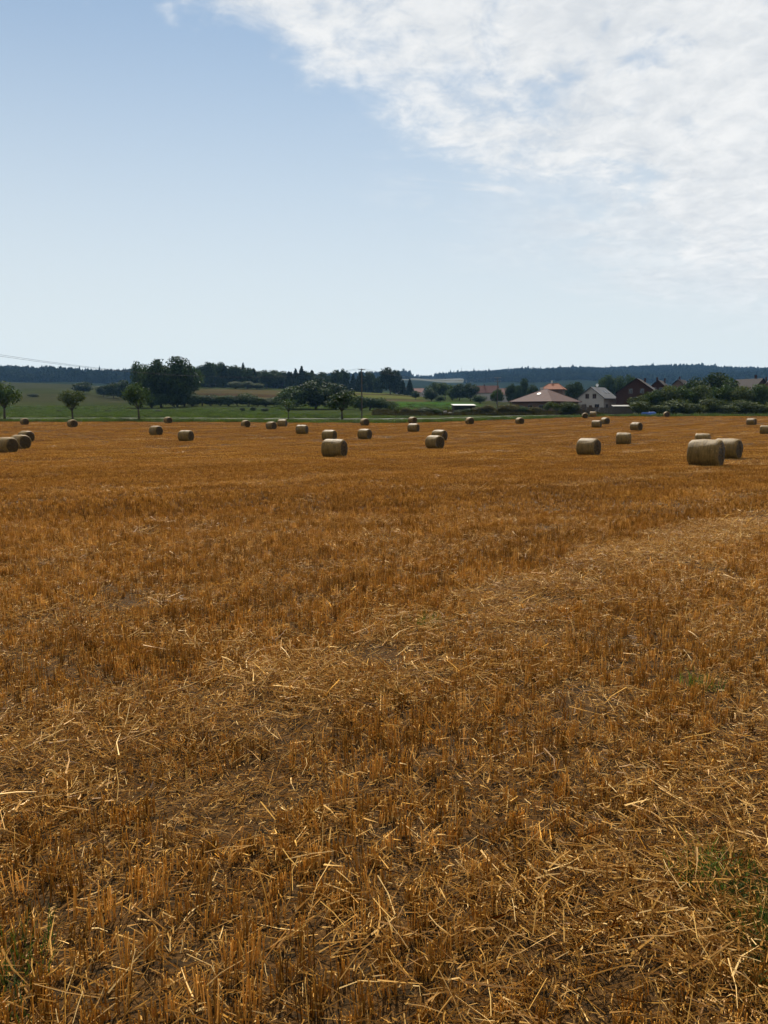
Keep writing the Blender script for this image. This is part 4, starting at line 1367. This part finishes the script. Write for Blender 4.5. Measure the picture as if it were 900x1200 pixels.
def gable_house(name, label, px, D, W, L, eave, ridge, turn, wall, roof, chim=(), wins=True, cat='house', zbase=None, dish=False, sky=()):
    """gable end (width W, along x) faces -y before turning; the ridge runs back along y for L"""
    x, y = x_of(px, D), D
    corners = [(x + a * W / 2 * math.cos(turn) - b * L / 2 * math.sin(turn), y + a * W / 2 * math.sin(turn) + b * L / 2 * math.cos(turn)) for a in (-1, 1) for b in (-1, 1)]
    z = min(gz(*c) for c in corners) if zbase is None else zbase
    e = empty(name, (x, y, z), turn)
    h, l = W / 2, L / 2
    v = [(-h, -l, -0.3), (h, -l, -0.3), (h, l, -0.3), (-h, l, -0.3), (-h, -l, eave), (h, -l, eave), (h, l, eave), (-h, l, eave), (0, -l, ridge), (0, l, ridge)]
    f = [(0, 1, 5, 8, 4), (2, 3, 7, 9, 6), (1, 2, 6, 5), (3, 0, 4, 7), (3, 2, 1, 0)]
    MB().add(v, f).build("wall", M[wall], e)
    ov, th = 0.45, 0.16
    k = (ridge - eave) / h
    r = MB()
    for s in (-1, 1):
        xe = s * (h + ov); ze = eave - ov * k
        pts = [(0, -l - ov, ridge + 0.02), (xe, -l - ov, ze + 0.02), (xe, l + ov, ze + 0.02), (0, l + ov, ridge + 0.02)]
        top = [(p[0], p[1], p[2] + th) for p in pts]
        fs = [(0, 1, 2, 3), (7, 6, 5, 4), (0, 4, 5, 1), (1, 5, 6, 2), (2, 6, 7, 3), (3, 7, 4, 0)]
        r.add(pts + top, fs if s < 0 else [tuple(reversed(q)) for q in fs])
    ro = r.build("roof", ROOF[roof], e)
    for cx, cy, ch in chim:
        chimney(ro, cx, cy, ridge - abs(cx) * k - 0.2, ridge + ch)
    for s, u in sky:                                     # roof windows
        cx = s * h * 0.5; cz = eave + (ridge - eave) * 0.5 + th + 0.02
        q = MB()
        dx, dz = h * 0.14, h * 0.14 * k
        pv = [(cx - dx, u - 0.4, cz + s * dz + 0.03), (cx + dx, u - 0.4, cz - s * dz + 0.03), (cx + dx, u + 0.4, cz - s * dz + 0.03), (cx - dx, u + 0.4, cz + s * dz + 0.03)]
        pv2 = [(a, b, c + 0.06) for a, b, c in pv]
        q.add(pv + pv2, [(3, 2, 1, 0), (4, 5, 6, 7), (0, 1, 5, 4), (1, 2, 6, 5), (2, 3, 7, 6), (3, 0, 4, 7)])
        q.build("roof_window", M['glass'], ro)
    for s in (-1, 1):
        g_ = MB().tube([(s * (h + ov + 0.05), -l - ov, eave - ov * k + 0.02), (s * (h + ov + 0.05), l + ov, eave - ov * k + 0.02)], [0.07, 0.07], 6)
        g_.build("gutter", M['zinc'], e)
    if wins:
        fy = ('y', -l, -1)
        if ridge > 5.5:
            window(e, -h * 0.28, eave - 0.2, 1.0, 1.25, fy); window(e, h * 0.28, eave - 0.2, 1.0, 1.25, fy)
        window(e, -h * 0.5, 1.0, 1.2, 1.3, fy); window(e, h * 0.5, 1.0, 1.2, 1.3, fy)
        for s in (-1, 1):
            for u in (-l * 0.5, l * 0.35):
                window(e, u, 1.0, 1.2, 1.3, ('x', s * h, s))
        d = MB().box(-0.5, 0.5, -l - 0.05, -l - 0.004, 0.0, 2.05).build("door", M['door'], e)
        MB().box(0.33, 0.40, -l - 0.11, -l - 0.055, 1.0, 1.04).build("handle", M['zinc'], d)
    if dish:
        dm = MB()
        cx, cy, cz = 0.0, -l * 0.1, ridge + 0.75
        ring = [(cx + 0.45 * math.cos(a), cy - 0.1 + 0.12, cz + 0.45 * math.sin(a)) for a in np.linspace(0, 6.283, 14, endpoint=False)]
        dm.add(ring + [(cx, cy + 0.16, cz)], [(i, (i + 1) % 14, 14) for i in range(14)])
        dm.add([(p[0], p[1] - 0.03, p[2]) for p in ring] + [(cx, cy + 0.12, cz)], [((i + 1) % 14, i, 14) for i in range(14)])
        dm.tube([(cx, cy + 0.16, ridge + 0.1), (cx, cy + 0.16, cz)], [0.03, 0.03], 6)
        dm.tube([(cx, cy + 0.12, cz - 0.4), (cx, cy - 0.35, cz - 0.1)], [0.02, 0.02], 5)
        dm.build("satellite_dish", M['white_metal'], ro)
    return tag(e, label, cat)


def hip_house(name, label, px, D, W, L, eave, ridge, turn, wall, roof, ridge_len, chim=(), sky=True):
    x, y = x_of(px, D), D
    z = gz(x, y) - 0.2
    e = empty(name, (x, y, z), turn)
    h, l = W / 2, L / 2
    MB().box(-h, h, -l, l, -0.3, eave).build("wall", M[wall], e)
    ov = 0.7
    a, b, rl = h + ov, l + ov, ridge_len / 2
    v = [(-a, -b, eave), (a, -b, eave), (a, b, eave), (-a, b, eave), (-a, -b, eave + 0.18), (a, -b, eave + 0.18), (a, b, eave + 0.18), (-a, b, eave + 0.18), (0, -rl, ridge), (0, rl, ridge)]
    f = [(3, 2, 1, 0), (0, 1, 5, 4), (1, 2, 6, 5), (2, 3, 7, 6), (3, 0, 4, 7), (4, 5, 8), (5, 6, 9, 8), (6, 7, 9), (7, 4, 8, 9)]
    ro = MB().add(v, f).build("roof", ROOF[roof], e)
    cap = MB()
    for p, q in ((4, 8), (5, 8), (6, 9), (7, 9), (8, 9)):
        if (Vector(v[p]) - Vector(v[q])).length > 0.3:
            cap.tube([v[p], v[q]], [0.10, 0.10], 6)
    cap.build("ridge_tiles", ROOF[roof], ro)
    for cx, cy, z0, z1 in chim: chimney(ro, cx, cy, z0, z1, 0.6, 'white')
    if sky:
        cx, cz = -a * 0.42, eave + 0.18 + (ridge - eave - 0.18) * 0.58 + 0.06
        k = (ridge - eave) / a
        q = MB(); dx = 0.4
        pv = [(cx - dx, -0.5, cz - k * dx), (cx + dx, -0.5, cz + k * dx), (cx + dx, 0.5, cz + k * dx), (cx - dx, 0.5, cz - k * dx)]
        q.add(pv + [(p[0], p[1], p[2] + 0.12) for p in pv], [(3, 2, 1, 0), (4, 5, 6, 7), (0, 1, 5, 4), (1, 2, 6, 5), (2, 3, 7, 6), (3, 0, 4, 7)])
        q.build("roof_window", M['frame_pale'], ro)
    for s in (-1, 1):
        for u in (-0.5, 0.05, 0.55):
            window(e, u * l, 0.9, 1.4, 1.4, ('x', s * h, s))
            window(e, u * h, 0.9, 1.4, 1.4, ('y', s * l, s))
    d = MB().box(-h * 0.8, -h * 0.8 + 1.0, -l - 0.05, -l - 0.004, 0.0, 2.05).build("door", M['door'], e)
    MB().box(-h * 0.8 + 0.8, -h * 0.8 + 0.87, -l - 0.11, -l - 0.055, 1.0, 1.04).build("handle", M['zinc'], d)
    return tag(e, label, 'house')


hip_house("bungalow", 'low bungalow with wide red brown hipped roof behind the field', 638.5, 228, 13.6, 13.2, 3.2, 6.9, R(45), 'brown', 'redbrown', 1.2, ((1.5, 2.2, 5.0, 7.3),))
hip_house("hipped_house", 'house with bright orange hipped roof rising behind the bungalow', 648, 304, 6.4, 7.6, 7.2, 9.6, R(70), 'brown', 'orange', 3.4, ((0.4, 0.8, 9.2, 10.6),), False)
gable_house("gabled_house", 'grey roofed pale gabled house with dark upper windows and white satellite dish', 699.5, 242, 8.0, 9.6, 4.3, 7.3, R(-38), 'cream', 'grey', (), True, dish=True, sky=((1, 0.5), (1, 2.6)))
gable_house("barn", 'dark red brick barn with steep brown roof beside the grey gabled house', 748, 236, 11.0, 14.0, 5.7, 9.6, R(-24), 'brickred', 'dark', ((1.0, 5.0, 0.5),), True, 'barn')
gable_house("brick_house", 'dark red roofed house behind the trees right of the barn', 772.5, 268, 7.6, 10.0, 6.4, 9.8, R(-28), 'brickred', 'dark', ((-0.6, -3.0, 0.9), (0.8, 3.5, 0.8)))
gable_house("brick_house", 'house with pale roof window behind the trees left of the tallest garden tree', 797, 292, 8.0, 9.0, 6.8, 10.6, R(-35), 'brown', 'dark', ((0.0, -2.5, 1.0),), sky=((1, 0.0),))
gable_house("brick_house", 'dark roofed house with chimney, left of the two at the right edge', 876, 262, 8.4, 10.0, 6.6, 10.2, R(24), 'brickred', 'dark', ((0.5, -2.0, 1.2),))
gable_house("brick_house", 'dark roofed house cut off by the right edge of the picture', 899, 258, 8.0, 10.0, 6.2, 9.6, R(-20), 'brown', 'dark', ((-0.8, 1.0, 1.2),))
# the village further off
gable_house("village_house", 'tiny white house at the foot of the isolated skyline tree', 471.5, 640, 7.5, 9.0, 3.4, 6.2, R(55), 'white', 'grey', (), True)
gable_house("village_house", 'tiny pale roofed house left of the village trees', 488, 600, 9.0, 11.0, 3.2, 6.0, R(70), 'cream', 'red', (), True)
gable_house("village_house", 'small house with old red roof left of the crossarm pole', 571, 470, 8.0, 12.0, 5.0, 8.8, R(72), 'cream', 'red', ((0.0, 2.0, 0.8),))
gable_house("village_house", 'small red brown roofed house right of the crossarm pole', 594, 440, 8.0, 10.0, 4.4, 7.6, R(60), 'cream', 'red', ((0.0, -2.0, 0.8),))
gable_house("village_house", 'tiny house with pale gable between the dark village trees and the red roof', 562, 520, 7.0, 9.0, 5.4, 8.8, R(20), 'white', 'redbrown')


def flat_shed(name, label, px, D, W, dep, hh, roofmat, wallmat, turn=0.0, open_front=True):
    x, y = x_of(px, D), D
    z = gz(x, y)
    e = empty(name, (x, y, z), turn)
    r = MB().box(-W / 2 - 0.25, W / 2 + 0.25, -dep / 2 - 0.35, dep / 2 + 0.2, 0, 0.10)
    r.v = [(a, b, c + hh + (b + dep / 2) * 0.10) for a, b, c in r.v]
    r.build("roof", M[roofmat], e)
    n = max(3, int(W / 1.8))
    for i in range(n):
        px_ = -W / 2 + 0.08 + (W - 0.16) * i / (n - 1)
        MB().box(px_ - 0.06, px_ + 0.06, -dep / 2, -dep / 2 + 0.12, -0.2, hh - 0.003).build("post", M['wood'], e)
    k = int(W / 0.42)
    for i in range(k):
        x0 = -W / 2 + W * i / k
        MB().box(x0 + 0.012, x0 + W / k - 0.012, dep / 2 - 0.05 - 0.012 * (i % 2), dep / 2 - 0.012 * (i % 2), -0.1, hh + dep * 0.1 - 0.03).build("plank", M[wallmat], e)
    for s in (-1, 1):
        MB().box(s * W / 2 - 0.03, s * W / 2 + 0.03, -dep / 2 + 0.13, dep / 2 - 0.07, -0.1, hh - 0.01).build("side_wall", M[wallmat], e)
    return tag(e, label, 'shed')


flat_shed("open_shed", 'low open shed with flat white roof on the waste ground', 543, 205, 5.4, 3.0, 2.35, 'frame_pale', 'wood', R(6))
flat_shed("lean_to", 'small lean-to with pale grey roof in front of the dark red barn', 727, 210, 3.8, 3.0, 1.9, 'concrete', 'wood', R(-8))


def rubble(px, D, w_, h_, seed, label):
    g = np.random.default_rng(seed)
    x, y = x_of(px, D), D
    e = empty("rubble_heap", (x, y, gz(x, y)))
    for i in range(26):
        a = g.uniform(0, 6.28); r = math.sqrt(g.random())
        s = g.uniform(0.16, 0.42)
        c = np.array([r * math.cos(a) * w_ / 2, r * math.sin(a) * w_ / 3, max(s * 0.45, h_ * (1 - r) * g.random())])
        m = MB().box(-s, s, -s * 0.7, s * 0.7, -s * 0.6, s * 0.6)
        rot = Matrix.Rotation(g.uniform(0, 6.28), 3, 'Z') @ Matrix.Rotation(g.normal(0, 0.4), 3, 'X')
        m.v = [tuple(rot @ Vector((p[0] * g.uniform(0.6, 1.1), p[1] * g.uniform(0.6, 1.1), p[2] * g.uniform(0.6, 1.1))) + Vector(c)) for p in m.v]
        m.build("stone", M['stone'], e)
    tag(e, label, 'rubble')


rubble(524, 199, 3.4, 1.5, 3, 'heap of pale rubble left of the white roofed shed')
rubble(580, 203, 4.6, 1.3, 4, 'long heap of pale rubble below the crossarm pole')


def brush_pile(px, D, w_, h_, label):
    g = np.random.default_rng(8)
    x, y = x_of(px, D), D
    n = 900
    a = g.uniform(0, 6.28, n); r = np.sqrt(g.random(n))
    c = np.stack([r * np.cos(a) * w_ / 2, r * np.sin(a) * w_ / 3, 0.1 + h_ * np.sqrt(np.maximum(1 - r ** 2, 0)) * g.random(n)], 1)
    d = g.normal(0, 1, (n, 3)) * np.array([1, 1, 0.5]); d /= np.linalg.norm(d, axis=1, keepdims=True)
    L = g.uniform(0.4, 1.5, (n, 1)) / 2
    c[:, 2] += np.maximum(0.02 - (c[:, 2] - np.abs(d[:, 2] * L[:, 0])), 0)
    v, f, va = stems_mesh(c - d * L, c + d * L, 0.035, 0.012, g.random(n))
    tag(link("brush_pile", mesh_from("brush_pile", v, f, bark), None, (x, y, gz(x, y))), label, 'brush pile')


brush_pile(676, 194, 6.6, 2.9, 'dark heap of cut branches in front of the grey gabled house')


def tarp(px, D, w_, h_, seed, label):
    """a sheet thrown over a low stack"""
    g = np.random.default_rng(seed)
    x, y = x_of(px, D), D
    n, m = 14, 10
    v, f = [], []
    for i in range(n + 1):
        for j in range(m + 1):
            a, b = i / n * 2 - 1, j / m * 2 - 1
            k = max(abs(a), abs(b))
            z = h_ * min(1.0, (1 - k) * 4.5) + 0.04 * math.sin(a * 9 + seed) * math.cos(b * 7)
            v.append((a * w_ / 2 * (1 + 0.05 * math.sin(b * 6)), b * 0.8, max(z, 0.0) + 0.02))
    for i in range(n):
        for j in range(m):
            q = i * (m + 1) + j
            f.append((q, q + m + 1, q + m + 2, q + 1))
    tag(link("tarpaulin", mesh_from("tarpaulin", np.array(v), f, M['blue'], True), None, (x, y, gz(x, y))), label, 'tarpaulin')


tarp(755.5, 187, 1.5, 0.72, 1, 'blue tarpaulin over a low stack, left of the two by the garden bushes')
tarp(763.5, 187, 1.9, 0.78, 2, 'wider blue tarpaulin, right of the two, beside the tiny far bale')


def garden_wall():
    c0, c1, D = 688, 742, 203
    x0, x1 = x_of(c0, D), x_of(c1, D)
    e = empty("plank_fence", ((x0 + x1) / 2, D, gz((x0 + x1) / 2, D)))
    W = x1 - x0
    n = int(W / 0.22)
    for i in range(n):
        a = -W / 2 + W * i / n
        h = 1.75 + 0.05 * math.sin(i * 1.7) + 0.03 * math.sin(i * 5.1)
        gx = gz((x0 + x1) / 2 + a, D) - gz((x0 + x1) / 2, D)
        MB().box(a + 0.008, a + W / n - 0.008, -0.02 - 0.008 * (i % 2), 0.02 - 0.008 * (i % 2), gx - 0.1, gx + h).build("plank", M['wood'], e)
    for i in range(7):
        a = -W / 2 + W * i / 6
        MB().box(a - 0.05, a + 0.05, 0.035, 0.135, -0.3, 1.6).build("post", M['wood'], e)
    tag(e, 'dark plank fence in front of the white car and the barn', 'fence')


garden_wall()


def car(px, D, turn, label):
    x, y = x_of(px, D), D
    e = empty("parked_car", (x, y, gz(x, y)), turn)
    prof = [(-2.1, 0.35), (-2.12, 0.75), (-1.95, 0.98), (-1.55, 1.05), (-1.0, 1.46), (-0.4, 1.54), (0.55, 1.50), (1.15, 1.06), (1.85, 0.92), (2.12, 0.72), (2.12, 0.35), (1.75, 0.26), (-1.75, 0.26)]
    n = len(prof)
    v, f = [], []
    for yy, k in ((-0.84, 0.93), (-0.86, 1.0), (0.86, 1.0), (0.84, 0.93)):
        for a, b in prof:
            inn = 0.16 * max(0, (b - 0.95) / 0.6)
            v.append((a * (0.985 if k < 1 else 1), yy * (1 - inn) * (1.0 if k < 1 else 0.985), 0.26 + (b - 0.26) * (0.99 if k < 1 else 1)))
    for r_ in range(3):
        for k in range(n):
            f.append((r_ * n + k, (r_ + 1) * n + k, (r_ + 1) * n + (k + 1) % n, r_ * n + (k + 1) % n))
    f.append(tuple(range(n))); f.append(tuple(reversed(range(3 * n, 4 * n))))
    MB().add(v, f).build("body", M['car'], e, False)
    for s in (-1, 1):
        g1 = MB().add([(-1.30, s * 0.80, 1.07), (-0.28, s * 0.80, 1.07), (-0.28, s * 0.735, 1.44), (-0.92, s * 0.735, 1.40)], [(0, 1, 2, 3) if s < 0 else (3, 2, 1, 0)])
        g1.v = [(a, b + s * 0.075, c) for a, b, c in g1.v]
        g1.build("side_window", M['glass'], e)
        g2 = MB().add([(-0.2, s * 0.80, 1.07), (0.95, s * 0.80, 1.07), (0.5, s * 0.735, 1.42), (-0.2, s * 0.735, 1.44)], [(0, 1, 2, 3) if s < 0 else (3, 2, 1, 0)])
        g2.v = [(a, b + s * 0.075, c) for a, b, c in g2.v]
        g2.build("side_window", M['glass'], e)
        for wx in (-1.3, 1.32):
            w_ = MB().tube([(wx, s * 0.66, 0.31), (wx, s * 0.88, 0.31)], [0.31, 0.31], 16).build("wheel", M['black'], e)
            MB().tube([(wx, s * 0.87, 0.31), (wx, s * 0.895, 0.31)], [0.2, 0.2], 12).build("rim", M['zinc'], w_)
        MB().box(2.08, 2.14, s * 0.62 - 0.14, s * 0.62 + 0.14, 0.66, 0.80).build("headlight", M['frame'], e)
        MB().box(-2.14, -2.08, s * 0.66 - 0.1, s * 0.66 + 0.1, 0.72, 0.92).build("tail_light", M['brickred'], e)
    MB().add([(1.13, -0.68, 1.09), (1.13, 0.68, 1.09), (0.60, 0.60, 1.49), (0.60, -0.60, 1.49)], [(0, 1, 2, 3)]).build("windscreen", M['glass'], e).location.x = 0.03
    tag(e, label, 'car')


car(707, 213, R(8), 'white car parked behind the plank fence below the grey house')

# ------------------------------------------------------------------ poles and wires
def pole(name, label, px, D, h, arms, turn=0.0, cat='pole'):
    x, y = x_of(px, D), D
    z = gz(x, y)
    e = empty(name, (x, y, z), turn)
    MB().tube([(0, 0, -0.3), (0.01, 0, h * 0.5), (0, 0, h)], [0.15, 0.13, 0.095], 8).build("shaft", M['wood'], e)
    tips = []
    for zz, w_ in arms:
        a = MB().box(-w_ / 2, w_ / 2, -0.06 - 0.1, 0.06 - 0.1, h - zz - 0.06, h - zz + 0.06).build("crossarm", M['wood'], e)
        for s in (-1, -0.35, 0.35, 1):
            MB().tube([(s * w_ / 2 * 0.93, -0.1, h - zz + 0.055), (s * w_ / 2 * 0.93, -0.1, h - zz + 0.13), (s * w_ / 2 * 0.93, -0.1, h - zz + 0.22)], [0.03, 0.06, 0.03], 6).build("insulator", M['white'], a)
            q = Matrix.Rotation(turn, 3, 'Z') @ Vector((s * w_ / 2 * 0.93, -0.1, h - zz + 0.22))
            tips.append(Vector((x, y, z)) + q)
    return tag(e, label, cat), tips


pole_a, tips_a = pole("utility_pole", 'wooden utility pole at the lane beside the broad dark tree', 424, 166, 10.2, ((0.25, 1.5),), R(25))
pole_b, tips_b = pole("utility_pole", 'wooden utility pole with two crossarms left of the bungalow', 582.5, 236, 10.4, ((0.3, 1.9), (1.3, 1.9)), R(10))
pole_c, tips_c = pole("utility_pole", 'wooden utility pole out of the picture carrying the wires on the left', -150, 84, 11.4, ((0.25, 1.5),), R(35))


def wires(t0, t1, sag, label, which):
    for k in which:
        a, b = t0[k], t1[k]
        pts = []
        for i in range(25):
            t = i / 24
            p = a.lerp(b, t); p.z -= sag * 4 * t * (1 - t)
            pts.append(p)
        m = MB().tube(pts, [0.016] * 25, 5)
        o = m.build("power_line", M['black'])
        tag(o, label[which.index(k)], 'wire', 'power lines over the field edge')


wires(tips_c, tips_a, 3.0, ('upper thin power line sinking across the sky at the left', 'lower thin power line beside the other at the left'), (0, 3))
wires(tips_a, tips_b, 1.6, ('power line on the left side between the two utility poles', 'power line on the right side between the two utility poles'), (0, 3))


def mast():
    D = 2700; px = 540
    x, y = x_of(px, D), D
    z = gz(x, y)
    e = empty("radio_mast", (x, y, z))
    h = 34.0
    for k in range(3):
        a = k * 2.094
        MB().tube([(2.6 * math.cos(a), 2.6 * math.sin(a), -1), (0.5 * math.cos(a), 0.5 * math.sin(a), h)], [0.28, 0.2], 5).build("leg", M['zinc'], e)
    b = MB()
    for i in range(9):
        q = i / 9; r = 2.6 - 2.1 * q; z0 = h * q
        for k in range(3):
            a, c = k * 2.094, (k + 1) * 2.094
            b.tube([(r * math.cos(a), r * math.sin(a), z0), ((r - 0.23) * math.cos(c), (r - 0.23) * math.sin(c), z0 + h / 9)], [0.08, 0.08], 4)
    b.build("bracing", M['zinc'], e)
    MB().tube([(0, 0, h), (0, 0, h + 6)], [0.2, 0.1], 6).build("antenna", M['zinc'], e)
    tag(e, 'thin radio mast standing on the wooded ridge', 'mast')


mast()

# ------------------------------------------------------------------ summer haze
def haze():
    m, w = new_mat("summer haze")
    v = w.n('ShaderNodeVolumePrincipled', {'Color': (0.26, 0.54, 1.0, 1.0), 'Density': 4.0e-5, 'Anisotropy': 0.1})
    w.n('ShaderNodeOutputMaterial', {'Volume': v.outputs[0]})
    zs = []
    for o in (field, meadow):
        co = np.empty(len(o.data.vertices) * 3, np.float32); o.data.vertices.foreach_get('co', co)
        zs += [co[2::3].min(), co[2::3].max()]
    b = MB().box(-8800, 8800, -8800, 8800, float(min(zs)) - 1.5, float(max(zs)) + 75.0)
    tag(b.build("haze", m), 'thin pale blue summer haze', None, None, 'stuff')


haze()
